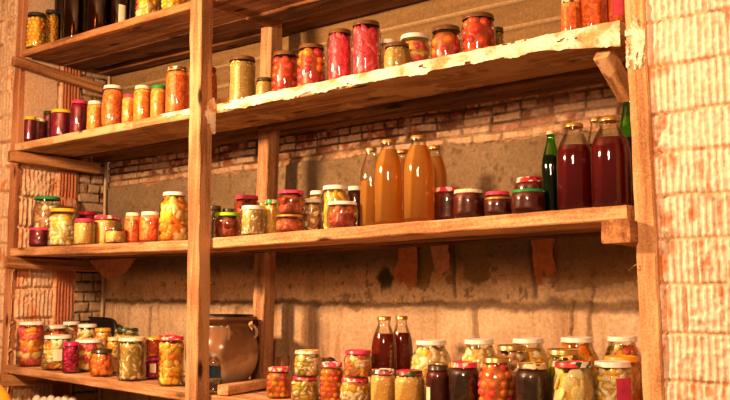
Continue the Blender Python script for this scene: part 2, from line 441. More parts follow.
PLACED = []
def J(sh, x0, x1, ytop, Y, kind, lid, label, shape='std', base=None, group=None, **kw):
    """jar standing on shelf sh whose silhouette spans photo columns x0..x1, lid top at row ytop, centre depth Y"""
    b = S[sh]
    c = P((x0+x1)/2, ytop, Y)
    R = (x1-x0)/2/scale_at(c)
    z0 = (b.z(c.x)+.0025 if base is None else base)+.0008
    H = c.z-z0
    PLACED.append((sh, x0, x1, c.x, Y, R, z0, c.z, label))
    g = group or {'A': 'jars on the top shelf', 'B': 'jars on the second shelf', 'C': 'jars on the middle shelf', 'D': 'jars on the bottom shelf'}[sh[0]]
    r = jar_at((c.x, Y, z0), R, H, kind, lid, label, shape, g, seed=len(PLACED), **kw)
    r['top'] = c.z
    return r

def bottle(sh, x0, x1, ytop, Y, liq, label, cap='gold', fill=.8, glass=None, shape='juice', neck=None, cat='bottle', tagc=None):
    b = S[sh]; c = P((x0+x1)/2, ytop, Y); R = (x1-x0)/2/scale_at(c); z0 = b.z(c.x)+.003; H = c.z-z0
    PLACED.append((sh, x0, x1, c.x, Y, R, z0, c.z, label))
    root = empty('glass_bottle', (c.x, Y, z0), label, 'bottle', {'A': 'bottles on the top shelf', 'C': 'bottles on the middle shelf', 'D': 'bottles on the bottom shelf'}[sh[0]])
    if shape == 'juice':
        prof = [(.82, 0), (.95, .012), (1, .035), (1, .57), (.975, .65), (.90, .725), (.76, .795), (.60, .86), (.50, .90), (.47, .92), (.50, .935), (.50, .955), (.47, .965), (.47, .985)]
    elif shape == 'slim':
        prof = [(.85, 0), (.96, .01), (1, .03), (1, .56), (.92, .66), (.70, .76), (.48, .85), (.40, .92), (.42, .935), (.42, .95), (.38, .965), (.38, .985)]
    else:
        prof = [(.85, 0), (.96, .01), (1, .03), (1, .58), (.93, .65), (.70, .73), (.45, .79), (.36, .84), (.34, .96), (.38, .965), (.38, .985)]
    pr = [(.001, .006), (R*.6, .004)]+[(R*r, z*H) for r, z in prof]
    v, f = lathe(pr, 36, False, False)
    link('glass', mesh_from('glass', v, f, [glass or GLASS]), root)
    pin = [(.001, .008)]+[(R*.955*r*(1 if z > .02 else .98), max(.009, z*H)) for r, z in prof if z < fill]+[(R*.955*radat(prof, fill), fill*H), (.001, fill*H)]
    v, f = lathe(pin, 36, False, False)
    link('liquid', mesh_from('liquid', v, f, [liq]), root)
    rc = R*prof[-1][0]*1.14; zc = .955*H
    lp = [(rc, zc), (rc*1.04, zc+.002), (rc, zc+.004), (rc, H-.003), (rc*.93, H-.0005), (rc*.8, H), (.001, H-.001)]
    v, f = lathe(lp, 28, False, False); link('cap', mesh_from('cap', v, f, [lid_mat(cap)]), root)
    if tagc:
        ang, col, za, zb, wd = tagc
        v = []; f = []
        for i in range(9):
            a = ang+(i/8-.5)*wd
            v += [(R*1.015*math.cos(a), R*1.015*math.sin(a), za*H), (R*1.015*math.cos(a), R*1.015*math.sin(a), zb*H)]
        for i in range(8): f.append((2*i, 2*i+2, 2*i+3, 2*i+1))
        link('sticker', mesh_from('sticker', v, f, [plain('paper_sticker', col, .7)]), root)
    return root
# ------------------------------------------------------------------ the preserves, one line each
# (id, shelf, left col, right col, lid row, depth, food, lid, shape, label, extra)
JARS = [
 # top shelf, left bay
 ('a1','AL',27,47,14,.09,'yellow_tomatoes','dark','std','jar of yellow cherry tomatoes with black lid, leftmost on the top shelf',{}),
 ('a2','AL',45,59,11,.17,'yellow_tomatoes','dark','std','narrow jar of yellow-green tomatoes behind the dark bottles at the left of the top shelf',{}),
 ('a8','AL',136,160,-22,.09,'layers','gold','std','jar of orange and yellow mixed vegetables on the top shelf, right of the dark bottles',{}),
 ('a9','AL',162,188,-30,.09,'yellow_tomatoes','gold','std','jar of yellow vegetables on the top shelf against the front post',{}),
 # second shelf, left bay
 ('b1','BL',24.7,36,117,.05,'purple_jam','yellow','cyl','small purple jar with yellow lid, leftmost on the second shelf',{}),
 ('b2','BL',31,45,119,.06,'purple_jam','white','cyl','small purple jar with white lid near left end of second shelf',{}),
 ('b3','BL',43.7,54,111.5,.17,'purple_jam','darkgreen','cyl','dark purple jar with dark green lid behind the yellow-lidded one, second shelf',{}),
 ('b4','BL',52,71.7,110.5,.08,'purple_jam','yellow','cyl','wide purple jar with yellow lid on the second shelf',{}),
 ('b5','BL',71,88,101,.10,'purple_jam','pink','std','taller purple jar with bright pink lid on the second shelf',{}),
 ('b6','BL',87.5,103,101.7,.08,'amber_salsa','white','std','small orange jar with white lid beside the pink-lidded purple jar',{}),
 ('b7','BL',102.5,124.5,86.5,.09,'orange_salsa','white','round','big round-shouldered jar of orange relish with white lid, second shelf',{}),
 ('b8','BL',122.5,136,95,.07,'amber_salsa','pink','std','small orange jar with pink lid behind the big orange relish jar',{}),
 ('b9','BL',134,152,86.5,.09,'amber_salsa','cream+white','std','orange relish jar with pale patterned lid on the second shelf',{}),
 ('b10','BL',151,167,86,.09,'amber_salsa','green','std','orange relish jar with green lid on the second shelf',{}),
 ('b11','BL',166.5,189,68,.08,'orange_salsa','gold+white+brown','std','tall red-orange relish jar with mottled gold lid left of the front post',{}),
 ('b12','BL',199,217.5,68,.2,'red_salsa','darkred','std','red jar with dark red lid half hidden behind the front post, second shelf',{'flat':1}),
 # second shelf, right bay
 ('b13','BR',229,256,58,.09,'sauerkraut','brown','waist','tall jar of pale shredded cabbage with brown lid on the second shelf',{}),
 ('b14','BR',255.5,274,78.6,.09,'sauerkraut','dark','round','short jar of pale green cabbage with dark lid on the second shelf',{}),
 ('b15','BR',271.7,299,53,.09,'tomatoes','brown','std','jar of whole red tomatoes with brown lid, left one of the touching pair',{}),
 ('b16','BR',297,326,46,.09,'pink_tomatoes','brown','std','jar of pink and orange tomatoes with brown lid beside the pink jars',{}),
 ('b17','BR',326.6,353,31,.09,'pink_pack','brown','std','bright pink pickle jar with brown lid, shorter and left one of the pair',{}),
 ('b18','BR',350.7,381.5,23,.09,'pink_pack','brown','tall','tallest bright pink pickle jar with brown lid on the second shelf',{}),
 ('b19','BR',377,399,41,.26,'cauliflower','white','std','white-lidded jar mostly hidden behind the bright pink jar',{}),
 ('b20','BR',383,411,44.5,.09,'sauerkraut','brown','round','low round jar of greenish cabbage right of the bright pink jars',{}),
 ('b21','BR',399.5,430,36,.17,'layers','white','squat','jar of orange cauliflower with white lid on the second shelf',{}),
 ('b22','BR',431,461,28,.09,'pink_tomatoes','brown','squat','squat jar of red and yellow tomatoes with brown lid on the second shelf',{}),
 ('b23','BR',461,495,16,.09,'tomatoes','brown','squat','larger jar of whole orange-red tomatoes with shiny brown lid, second shelf',{}),
 ('b24','BR',488,504,28.5,.22,'gherkins','dark','squat','little jar of green pickles peeping out behind the tomato jar',{}),
 ('b25','BR',561,580,-1,.08,'orange_salsa','dark+pink+cream','squat','small orange relish jar with dark patterned lid near right end of second shelf',{}),
 ('b26','BR',577,606,-20,.12,'orange_salsa','gold','squat','wide jar of orange relish on plastered end of the second shelf',{}),
 ('b27','BR',604,626,-24,.14,'orange_salsa','gold','std','orange-red relish jar with pink sticker beside the right post',{'sticker':(-1.0,(.8,.1,.2),.35,.6,1.0)}),
 # middle shelf, left bay
 ('c1','CL',30,50,228,.06,'jam','pink','cyl','small dark red jam jar with pink lid, leftmost on middle shelf',{}),
 ('c2','CL',33,62,197,.22,'mushroom','green','round','big jar with brownish contents and green lid at back left of middle shelf',{'sticker':(-2.2,(.03,.1,.25),.25,.45,.9)}),
 ('c3','CL',49,78,209,.09,'cauliflower','yellow','std','jar of cauliflower with yellow lid on the middle shelf',{}),
 ('c4','CL',78,98,212,.24,'jam','darkred','std','jar with dark red lid behind the pink-lidded cabbage jar',{}),
 ('c5','CL',74,95,219,.08,'pale_kraut','pink','std','shredded yellow cabbage jar with pink lid next to the yellow-lidded jar',{}),
 ('c6','CL',93,119,216,.13,'pale_kraut','pink+white','tall','jar of yellow shredded cabbage with pink and white lid, middle shelf',{}),
 ('c6b','CL',108,122,218,.25,'pale_kraut','pink','std','pink-lidded jar mostly hidden behind the shredded cabbage jars',{}),
 ('c7','CL',105,125.5,228.5,.05,'pale_kraut','dark+pink+white','squat','small low jar of yellow cabbage with dark patterned lid',{}),
 ('c8','CL',125,142,213,.09,'tomato_salsa','cream+white','std','jar of chopped red tomatoes with cream lid, left of a similar white-lidded one',{}),
 ('c9','CL',140,161,212,.08,'tomato_salsa','white','std','jar of chopped red tomatoes with white lid on the middle shelf',{}),
 ('c10','CL',159,190,192.5,.09,'pepper_chunks','white','big','big jar of yellow peppers with white lid left of front post',{}),
 # middle shelf, right bay
 ('c12a','CR',206,222,206,.22,'dark_brown','dark','std','dark jar in shadow behind the front post, middle shelf',{}),
 ('c12b','CR',222,236,209,.26,'dark_brown','dark','squat','dark squat jar in shadow behind the lime-lidded jar',{}),
 ('c12','CR',214,241,213,.08,'apricot','lime','squat','squat jar of reddish fruit with lime green lid, middle shelf',{}),
 ('c13','CR',234,260,196,.24,'apricot','pink','std','reddish jar with pink lid standing behind the pale cabbage jar',{}),
 ('c14','CR',240,266,206,.08,'pale_strips','white','std','pale pickled cabbage jar with white lid on the middle shelf',{}),
 ('c15b','CR',256,272,203,.25,'pale_kraut','gold','std','gold-lidded jar hidden behind the pale cabbage jar',{}),
 ('c15','CR',264,279,200,.11,'yellow_strips','cream+green+white','tall','narrow tall jar of yellow strips left of the stacked pair',{}),
 ('c16','CR',275,304.5,215,.08,'apricot','gold','squat','lower jar of stacked red fruit pair with gold lid, middle shelf',{}),
 ('c16t','CR',277,305.5,191,.08,'apricot','pink','squat','upper jar of stacked red fruit pair with pink lid, middle shelf',{'on':'c16'}),
 ('c17b','CR',309,326,191,.27,'sauerkraut','white','std','white-lidded jar at the back behind the mushroom jar',{}),
 ('c17','CR',301,323,199,.15,'mushroom','white','std','jar of brown mushrooms with white lid between the stacked jars and yellow jar',{}),
 ('c18','CR',321,350,186,.15,'yellow_strips','white','std','tall jar of yellow peppers with white lid behind the squat red jar',{}),
 ('c19','CR',326.6,358,202,.06,'apricot','white+cream','squat','squat jar of red fruit with white lid in front of the yellow pepper jar',{}),
 ('c20','CR',347,363,186.5,.25,'plum_jam','white','std','dark jar with white lid tucked left of the golden bottles',{}),
 ('c25','CR',433,462,188,.10,'plum_jam','pink+white','std','dark plum jam jar with pink and white lid beside the golden bottles',{}),
 ('c26','CR',453,484,190,.07,'plum_jam','cream+white','squat','dark plum jam jar with cream lid on the middle shelf',{}),
 ('c27b','CR',484,511,192,.18,'plum_jam','pink','std','plum jam jar with pink lid standing behind the low gold-lidded one',{}),
 ('c27','CR',484,511.6,197.5,.06,'plum_jam','gold','squat','low plum jam jar with gold lid between two larger jam jars',{}),
 ('c28','CR',511,545,190,.07,'plum_jam','green','squat','wide plum jam jar with green lid left of the dark green bottle',{}),
 ('c28t','CR',514,546,178,.21,'plum_jam','red+white+darkred','std','plum jam jar with red dotted lid behind the green-lidded jar',{}),
 # bottom shelf, left bay
 ('d1','DL',18,46,321.5,.16,'layers','white','std','leftmost big white-lidded jar of layered vegetables on the bottom shelf',{}),
 ('d2','DL',42,68,325,.25,'tomato_onion','white','std','white-lidded jar of red and orange vegetables, second from left in back row',{}),
 ('d4','DL',62,81,321.5,.42,'mixed','white','std','white-lidded vegetable jar farthest back on the bottom shelf, left bay',{}),
 ('d3','DL',43,73,335,.07,'onion_layers','white','std','white-lidded jar with pale label showing onions and red pepper, bottom shelf front',{'sticker':(-.55,(.85,.75,.55),.28,.62,.55)}),
 ('d5','DL',77,98,324,.26,'mixed_green','white','std','white-lidded jar of yellow and green vegetables behind the carrot jar',{}),
 ('d6','DL',63,80,342,.05,'beet','magenta','std','narrow jar of magenta beetroot with bright pink lid',{}),
 ('d7','DL',74,104,339,.09,'layers','white','std','white-lidded jar of orange, yellow and white layered pickles behind the carrots',{}),
 ('d8','DL',94,112,328,.26,'mixed','orange','std','jar with orange-yellow lid in the back row of bottom shelf, left bay',{}),
 ('d9','DL',90,114,349,.06,'carrots','dark','round','low jar of carrot slices with black lid at the shelf edge',{}),
 ('d10','DL',107,121,337,.17,'layers','cream','std','narrow jar of yellow and pink layers behind the carrot jar',{}),
 ('d11','DL',114,140,328,.28,'mixed_green','darkgreen+cream','std','jar with green patterned lid behind the cabbage jar',{}),
 ('d12','DL',118,147,337,.08,'pale_strips','cream+white','waist','tall jar of pale shredded cabbage at the edge of bottom shelf',{}),
 ('d13','DL',145,162,357,.15,'beet','magenta','std','lower stacked jar of red pickles with magenta lid, right of the cabbage jar',{'sticker':(-.7,(.8,.7,.5),.3,.75,.7)}),
 ('d13t','DL',145,162,337,.15,'tomato_paste_mix','orange','squat','upper stacked jar with orange lid, right of the cabbage jar',{'on':'d13'}),
 ('d14','DL',159,184.5,336,.07,'pepper_chunks','pink+cream+red','waist','jar of yellow pepper pieces with pink patterned lid left of front post',{}),
 ('d14b','DL',156,178,335,.25,'tomato_onion','pink+cream+red','std','pink-patterned lid jar half hidden behind the yellow pepper jar',{}),
 # bottom shelf, right bay
 ('d20','DR',266.5,291.5,367,.10,'cherry_mix','red+cream+pink','std','jar of red and yellow cherry tomatoes with patterned lid, leftmost in right bay',{}),
 ('d21','DR',291,319,376,.09,'mixed_green','pink+cream+red','std','lower jar of stacked pair with pickled onions and greens, patterned red lid',{}),
 ('d21t','DR',294,321,350,.09,'mixed_green','cream+orange+white','squat','upper jar of stacked pair with onions and greens, orange and cream lid',{'on':'d21'}),
 ('d22','DR',320,344,362,.11,'cherry_mix','pink+white+red','std','jar of pink and orange cherry tomatoes between two stacked pairs',{}),
 ('d23','DR',339.5,370.5,377,.09,'onion_layers','pink+cream+red','std','lower jar of small onions under the pink-lidded jar',{}),
 ('d23t','DR',344,372,350,.09,'onion_layers','pink','squat','upper stacked jar of onions with plain pink lid left of red bottles',{'on':'d23'}),
 ('d26','DR',370,396,369,.08,'pale_kraut','pink+white+darkgreen','std','jar of yellow shredded cabbage with pink and dark green lid under the red bottles',{}),
 ('d27','DR',394,424.5,370,.07,'pale_kraut','red+pink+darkgreen','std','wider jar of yellow shredded cabbage with pink and green lid, front row',{}),
 ('d28','DR',410,452,340,.24,'cauliflower','white','big','big white-lidded jar of cauliflower with a red pepper right of the red bottles',{}),
 ('d29','DR',426,450,365,.07,'plum_jam','dark','std','dark red jar with black lid and white side label, front row',{'sticker':(-2.0,(.85,.75,.55),.15,.6,.6)}),
 ('d29b','DR',431,452,362.5,.16,'plum_jam','gold','std','gold-lidded jar just behind the black-lidded dark red jar',{}),
 ('d30','DR',449,479,362,.08,'dark_brown','pink+pink+cream','std','dark jar with flat pink lid left of the tomato jar',{}),
 ('d31','DR',459,499,339,.26,'cauliflower','white','big','big white-lidded jar of yellow and pink pickles behind pink-lidded dark jar',{}),
 ('d32','DR',477,515,357,.09,'orange_tomatoes','gold','big','jar of round orange and red tomatoes with gold lid, front row',{}),
 ('d33','DR',494,528,345,.19,'mushroom','gold','std','gold-lidded jar of brownish pickles behind the orange tomato jar',{}),
 ('d34','DR',507,549,338,.31,'onion_layers','white','big','big white-lidded jar at the back behind the mottled-lid brown jar',{}),
 ('d35','DR',515,549,363,.08,'dark_brown','cream+brown+gold','std','brown jar with mottled cream lid left of the cauliflower jar',{}),
 ('d37','DR',544,582,349,.17,'gherkins','gold','std','jar of green gherkins with gold lid behind the cauliflower jar',{}),
 ('d36','DR',555,599,337,.30,'pepper_chunks','white','big','big white-lidded jar of orange pepper pieces behind the gherkin jar',{}),
 ('d38','DR',550.6,594,361,.07,'zucchini','red+white+darkgreen','round','jar of pale sliced zucchini with red and white patterned lid, front row',{'sticker':(-1.2,(.75,.08,.2),.05,.35,1.1)}),
 ('d39','DR',592,633,361,.07,'cauliflower','white','std','white-lidded jar of pale pickles with pink sticker beside right post',{'sticker':(-.62,(.62,.05,.14),.15,.80,.8)}),
 ('d40','DR',602,642,336,.40,'mixed','white','big','big white-lidded jar at back right beside right post',{}),
 ('d41','DR',602,640,356,.22,'layers','orange+yellow','std','jar with orange-yellow lid wedged between right-end jars',{}),
]
AMB = liquid_mat('amber_juice', (.72, .42, .09), (.95, .60, .12), .42)
REDJ = liquid_mat('red_juice', (.16, .012, .018), (.60, .01, .07), .12)
REDB = liquid_mat('brick_juice', (.24, .026, .012), (.5, .04, .015), .08)
WINE = liquid_mat('dark_juice', (.04, .010, .006), (.10, .02, .01))
GRNJ = liquid_mat('dark_green_drink', (.012, .02, .006), (.03, .04, .01))
BOTTLES = [
 ('w3','AL',57,73,-52,.17,WINE,'dark red-brown bottle half behind its neighbour, leftmost of the dark bottles','dark',.8,GLASS_DARK,'slim',None),
 ('w4','AL',67,90,-60,.08,WINE,'dark brown bottle in front, second of the dark bottles on top shelf','dark',.8,GLASS_DARK,'slim',None),
 ('w5','AL',90,113.5,-66,.08,WINE,'dark brown bottle standing alone in the middle of the dark bottles','dark',.8,GLASS_DARK,'slim',None),
 ('w6','AL',113,129,-58,.12,WINE,'dark bottle with a small white paper label on the top shelf','dark',.8,GLASS_DARK,'slim',(-.22,(.85,.74,.56),.04,.29,.9)),
 ('w7','AL',125,140,-60,.20,WINE,'dark bottle behind the labelled one on the top shelf','dark',.8,GLASS_DARK,'slim',None),
 ('g21','CR',360,382,148,.12,AMB,'shorter golden juice bottle, leftmost and least filled','gold',.58,GLASS,'juice',None),
 ('g22','CR',374,403,140,.07,AMB,'golden juice bottle in front, left of the tallest one','gold',.88,GLASS,'juice',None),
 ('g22b','CR',390,414,150,.22,AMB,'golden juice bottle at the back between the two front ones','gold',.88,GLASS,'juice',None),
 ('g23','CR',403,434,136,.08,AMB,'tallest golden juice bottle at the front of the group','gold',.88,GLASS,'juice',None),
 ('g24','CR',422,447,146,.17,AMB,'golden juice bottle behind and right of the tallest one','gold',.86,GLASS,'juice',None),
 ('g29','CR',541,560,131,.11,GRNJ,'slim dark bottle with green neck and pale cap','cream',.7,GLASS_GREEN,'slim',None),
 ('g30','CR',556,591,124,.09,REDJ,'large dark red juice bottle right of the green-necked bottle','gold',.74,GLASS,'juice',None),
 ('g31','CR',585,606,117.5,.26,REDJ,'red juice bottle at the back between the two large front ones','gold',.72,GLASS,'juice',None),
 ('g32','CR',590,629,118,.09,REDJ,'largest dark red juice bottle at the right end of the shelf','gold',.77,GLASS,'juice',None),
 ('g33','CR',617,637,90,.25,REDJ,'green-necked bottle of red juice standing behind the largest bottle beside post','gold',.6,GLASS_GREEN,'slim',None),
 ('r24','DR',371,397,316.5,.20,REDB,'red juice bottle with gold cap on bottom shelf, left one of the two','gold',.80,GLASS,'juice',None),
 ('r25','DR',390,413,316,.30,REDB,'red juice bottle with gold cap on bottom shelf, right and rear one','gold',.80,GLASS,'juice',None),
]
# relaxation: keep each vessel on its sight line but slide neighbours apart in depth until none touch
items = {}
for j in JARS: items[j[0]] = dict(sh=j[1], x0=j[2], x1=j[3], y=j[4], Y=j[5], on=j[10].get('on'))
for b in BOTTLES: items[b[0]] = dict(sh=b[1], x0=b[2], x1=b[3], y=b[4], Y=b[5], on=None)
def geo(it):
    c = P((it['x0']+it['x1'])/2, it['y'], it['Y']); it['X'] = c.x; it['R'] = (it['x1']-it['x0'])/2/scale_at(c); it['zt'] = c.z
for it in items.values(): geo(it)
keys = [k for k in items if not items[k]['on']]
for itn in range(400):
    moved = False
    for i, ka in enumerate(keys):
        for kb in keys[i+1:]:
            a, b = items[ka], items[kb]
            if a['sh'][0] != b['sh'][0]: continue
            d = math.hypot(a['X']-b['X'], a['Y']-b['Y']); g = (a['R']+b['R'])*1.02+.001-d
            if g > 0:
                moved = True
                f, r = (a, b) if a['Y'] <= b['Y'] else (b, a)
                st = max(.0015, g*.35)
                r['Y'] += st; f['Y'] -= st*.6
                for q in (f, r):
                    q['Y'] = min(q['Y'], (.49 if q['sh'][0] == 'D' else .425)-q['R']); q['Y'] = max(q['Y'], q['R']*.80); geo(q)
    for q in items.values():
        if q['X']-q['R'] < -4.04 and q['Y'] > q['R']*.85: q['Y'] -= .004; geo(q); moved = True
    if not moved: break
OVER = []
for i, ka in enumerate(keys):
    for kb in keys[i+1:]:
        a, b = items[ka], items[kb]
        if a['sh'][0] == b['sh'][0]:
            g = (a['R']+b['R'])-math.hypot(a['X']-b['X'], a['Y']-b['Y'])
            if g > .001: OVER.append((ka, kb, round(g, 3)))
print('RELAX', itn, 'overlaps', OVER)
print('DEPTHS', {k: (round(v['X'], 2), round(v['Y'], 3), round(v['R'], 3)) for k, v in items.items()})
JOBJ = {}
for (i, sh, x0, x1, y, Y, food, lid, shape, label, ex) in JARS:
    ex = dict(ex); on = ex.pop('on', None); ex.pop('flat', None)
    if on:
        o = J(sh, x0, x1, y, items[on]['Y'], food, lid, shape=shape, label=label, base=JOBJ[on]['top'], **ex)
    else:
        o = J(sh, x0, x1, y, items[i]['Y'], food, lid, shape=shape, label=label, **ex)
    JOBJ[i] = o
for o in JOBJ.values(): del o['top']
for (i, sh, x0, x1, y, Y, liq, label, cap, fill, gl, shp, tg) in BOTTLES:
    bottle(sh, x0, x1, y, items[i]['Y'], liq, label, cap=cap, fill=fill, glass=gl, shape=shp, tagc=tg)
# ------------------------------------------------------------------ numpy noise
def _h(ix, iy, s):
    n = (ix.astype(np.int64)*374761393+iy.astype(np.int64)*668265263+s*974711) & 0x7fffffff
    n = ((n ^ (n >> 13))*1274126177) & 0x7fffffff
    return ((n ^ (n >> 16)) & 0xffff)/65535.0
def vn(u, v, sc, s=0):
    u = u*sc; v = v*sc; iu = np.floor(u); iv = np.floor(v); fu = u-iu; fv = v-iv
    fu = fu*fu*(3-2*fu); fv = fv*fv*(3-2*fv)
    a = _h(iu, iv, s); b = _h(iu+1, iv, s); c = _h(iu, iv+1, s); d = _h(iu+1, iv+1, s)
    return (a*(1-fu)+b*fu)*(1-fv)+(c*(1-fu)+d*fu)*fv
def fbm(u, v, sc, s=0, o=4):
    t = 0; amp = .5; tot = 0
    for k in range(o):
        t = t+amp*vn(u, v, sc*(2**k), s+k*17); tot += amp; amp *= .55
    return t/tot
def sm(a, b, x):
    t = np.clip((x-a)/(b-a), 0, 1); return t*t*(3-2*t)
def mixc(c, col, m):
    return c*(1-m[..., None])+np.array(col)*m[..., None]
def field(name, org, ud, vd, nd, U, V, step, fn, vs_=None):
    nu = max(2, int(U/step)); nv = max(2, int(V/step))
    vr = np.linspace(0, V, nv) if vs_ is None else vs_
    nv = len(vr)
    u, v = np.meshgrid(np.linspace(0, U, nu), vr)
    h, c = fn(u, v)
    org, ud, vd, nd = map(np.array, (org, ud, vd, nd))
    p = org+u[..., None]*ud+v[..., None]*vd+h[..., None]*nd
    vs = p.reshape(-1, 3)
    i = np.arange(nu*nv).reshape(nv, nu)
    q = np.stack([i[:-1, :-1], i[:-1, 1:], i[1:, 1:], i[1:, :-1]], -1).reshape(-1, 4)
    me = bpy.data.meshes.new(name); me.vertices.add(len(vs)); me.vertices.foreach_set('co', vs.ravel())
    me.loops.add(q.size); me.loops.foreach_set('vertex_index', q.ravel().astype(np.int32))
    me.polygons.add(len(q)); me.polygons.foreach_set('loop_start', np.arange(0, q.size, 4, dtype=np.int32))
    me.update(calc_edges=True)
    a = me.color_attributes.new('Col', 'FLOAT_COLOR', 'POINT')
    arr = np.ones((len(vs), 4), dtype=np.float32); arr[:, :3] = np.clip(c.reshape(-1, 3), 0, 1); a.data.foreach_set('color', arr.ravel())
    me.polygons.foreach_set('use_smooth', [True]*len(me.polygons))
    me.materials.append(MASON); me.validate()
    o = link(name, me); o['kind'] = 'structure'
    return o

WASH = (.86, .76, .60); CLAY = (.62, .24, .11); MORT = (.66, .52, .36)
def ribbed(u, v, joints, blen, per, seed, wash=.62, relief=1.0, WASH=(.80, .68, .50), jd_=1.0):
    """whitewashed hollow clay blocks with vertical ribs; joints = list of v heights of the bed joints"""
    wv = v+(fbm(u, v, 9, seed)-.5)*.012
    j = np.array(joints); idx = np.searchsorted(j, wv)
    d = np.min(np.abs(wv[..., None]-j), -1)
    off = _h(idx.astype(float), idx*0.0, seed)*blen
    uu = u+off+(fbm(u, v, 12, seed+3)-.5)*.01
    bid = np.floor(uu/blen); du = np.abs((uu/blen-bid)-.5); du = (.5-du)*blen
    jm = 1-sm(.003, .003+.008*jd_, np.minimum(d, du+.002+(fbm(u, v, 30, seed+5)-.5)*.004))
    rr = _h(bid, idx.astype(float), seed+9)
    ph = (uu % blen)/per
    rib = sm(.15, .45, np.abs((ph-np.floor(ph))-.5)*2)   # 1 in the grooves
    n = fbm(u, v, 22, seed+11); n2 = fbm(u, v, 70, seed+12, 3)
    strip = fbm(u*4, v*.7, 22, seed+14)
    h = -.0055*rib*relief-.014*jm*jd_+(n-.5)*.005+(n2-.5)*.004+(rr-.5)*.006
    smear = sm(.50, .66, fbm(u, v, 8, seed+20)*.7+n2*.3)      # mortar smeared over the ribs
    h = h*(1-.75*smear*(1-jm))+smear*(.001+.003*n2)
    wc = sm(.40, .56, fbm(u, v, 11, seed+21)*.55+strip*.45+(wash-.5)*.6-(1-rib)*.03)
    c = np.ones(u.shape+(3,))*np.array(CLAY)*(.8+.5*rr[..., None])
    c = mixc(c, WASH, np.clip(wc+smear, 0, 1)*(.78+.22*(1-rib)))
    c = mixc(c, (.72, .34, .15), rib*.42)
    c = mixc(c, (.74, .50, .30), jm*.8); c = mixc(c, (.30, .15, .07), jm*sm(.5, .7, fbm(u, v, 14, seed+31))*.7)
    c = c*(.80+.4*n2[..., None])
    return h, c

# ------------------------------------------------------------------ right pillar
WR = P(655, 200, .008)
xr = P(654.5, 200, .008).x
JR = sorted([P(662, y, .008).z for y in (-70, -26, 20, 65, 112, 153, 196, 239, 285, 332, 381, 430, 480, 540, 600)])
def f_right(u, v):
    return ribbed(u, v, JR, .46, .0184, 3, .62, 1.25, (1.0, .95, .84), .45)
field('wall_right', (xr-.02, .008, 0), (1, 0, 0), (0, 0, 1), (0, -1, 0), 1.0, 2.7, .0045, f_right)
# ------------------------------------------------------------------ left pillar
XL = -4.115
JL = [.13*k+.03 for k in range(22)]
field('wall_left', (XL-1.3, .05, 0), (1, 0, 0), (0, 0, 1), (0, -1, 0), 1.3, 2.7, .0065, lambda u, v: ribbed(u, v, JL, .30, .03, 41, .62, .6))
# ------------------------------------------------------------------ end wall of the recess (runs front to back)
YB = .54; XS = -4.065
def f_end(u, v):   # u = depth from Y=.05
    h, c = ribbed(u, v, [.15*k+.06 for k in range(20)], .40, .022, 61, .55, 1.1)
    # smooth rendered patch high up
    hi = sm(1.75, 1.8, v)*(1-sm(.18, .19, u)); h = h*(1-hi); c = mixc(c, np.array((.70, .50, .33)), hi*.8)
    # terracotta ribbed strip in the middle depth
    st = sm(.20, .215, u)*(1-sm(.305, .32, u)+0*u)
    g = np.abs(((u*55) % 1)-.5)*2
    edge = fbm(u, v, 14, 65)
    m = st*sm(.30, .36, edge+.1)
    h = h*(1-m)+m*(.012-.010*sm(.3, .7, g)+(edge-.5)*.01)
    c = mixc(c, np.array((.50, .17, .08)), m*.9)
    # small painted bricks near the corner
    bm_ = sm(.32, .335, u)
    hb, cb, _ = bricks(u+.03, v, .052, .15, 71, .72)
    h = h*(1-bm_)+bm_*hb; c = c*(1-bm_[..., None])+cb*bm_[..., None]*.75
    return h, c
def bricks(u, v, ch, bl, seed, wash, mort=(.50, .38, .25)):
    wv = v+(fbm(u, v, 3, seed)-.5)*.016
    row = np.floor(wv/ch); fv_ = wv/ch-row
    # rows mix headers and stretchers
    hd = _h(row, row*0, seed+1) < .4
    L_ = np.where(hd, bl*.5, bl)
    uu = u+_h(row, row*0+3, seed+2)*bl+(fbm(u, v, 14, seed+4)-.5)*.012
    bid = np.floor(uu/L_); fu_ = uu/L_-bid
    d = np.minimum(np.minimum(fv_, 1-fv_)*ch, np.minimum(fu_, 1-fu_)*L_)
    jm = 1-sm(.0025, .0065, d+(fbm(u, v, 40, seed+6)-.5)*.004)
    rr = _h(bid, row, seed+8); r2 = _h(bid, row, seed+18)
    n = fbm(u, v, 30, seed+10); n2 = fbm(u, v, 80, seed+12, 3)
    h = -.010*jm+(rr-.5)*.010+(n-.5)*.006
    red = np.array((.33, .11, .055)); 
    c = np.ones(u.shape+(3,))*red*(.6+.8*r2[..., None])
    w = sm(.42, .56, n*.55+rr*.25+fbm(u, v, 9, seed+15)*.3+(wash-.6)*.6)
    c = mixc(c, (.70, .53, .36), w*.80)
    c = mixc(c, (.26, .16, .08), jm*.85); c = mixc(c, (.07, .035, .016), jm*sm(.38, .52, fbm(u, v, 12, seed+21))*.9)
    c = c*(.78+.44*n2[..., None])
    return h, c, jm
field('wall_end', (XS, .05, 0), (0, 1, 0), (0, 0, 1), (1, 0, 0), YB-.05, 2.7, .005, f_end)
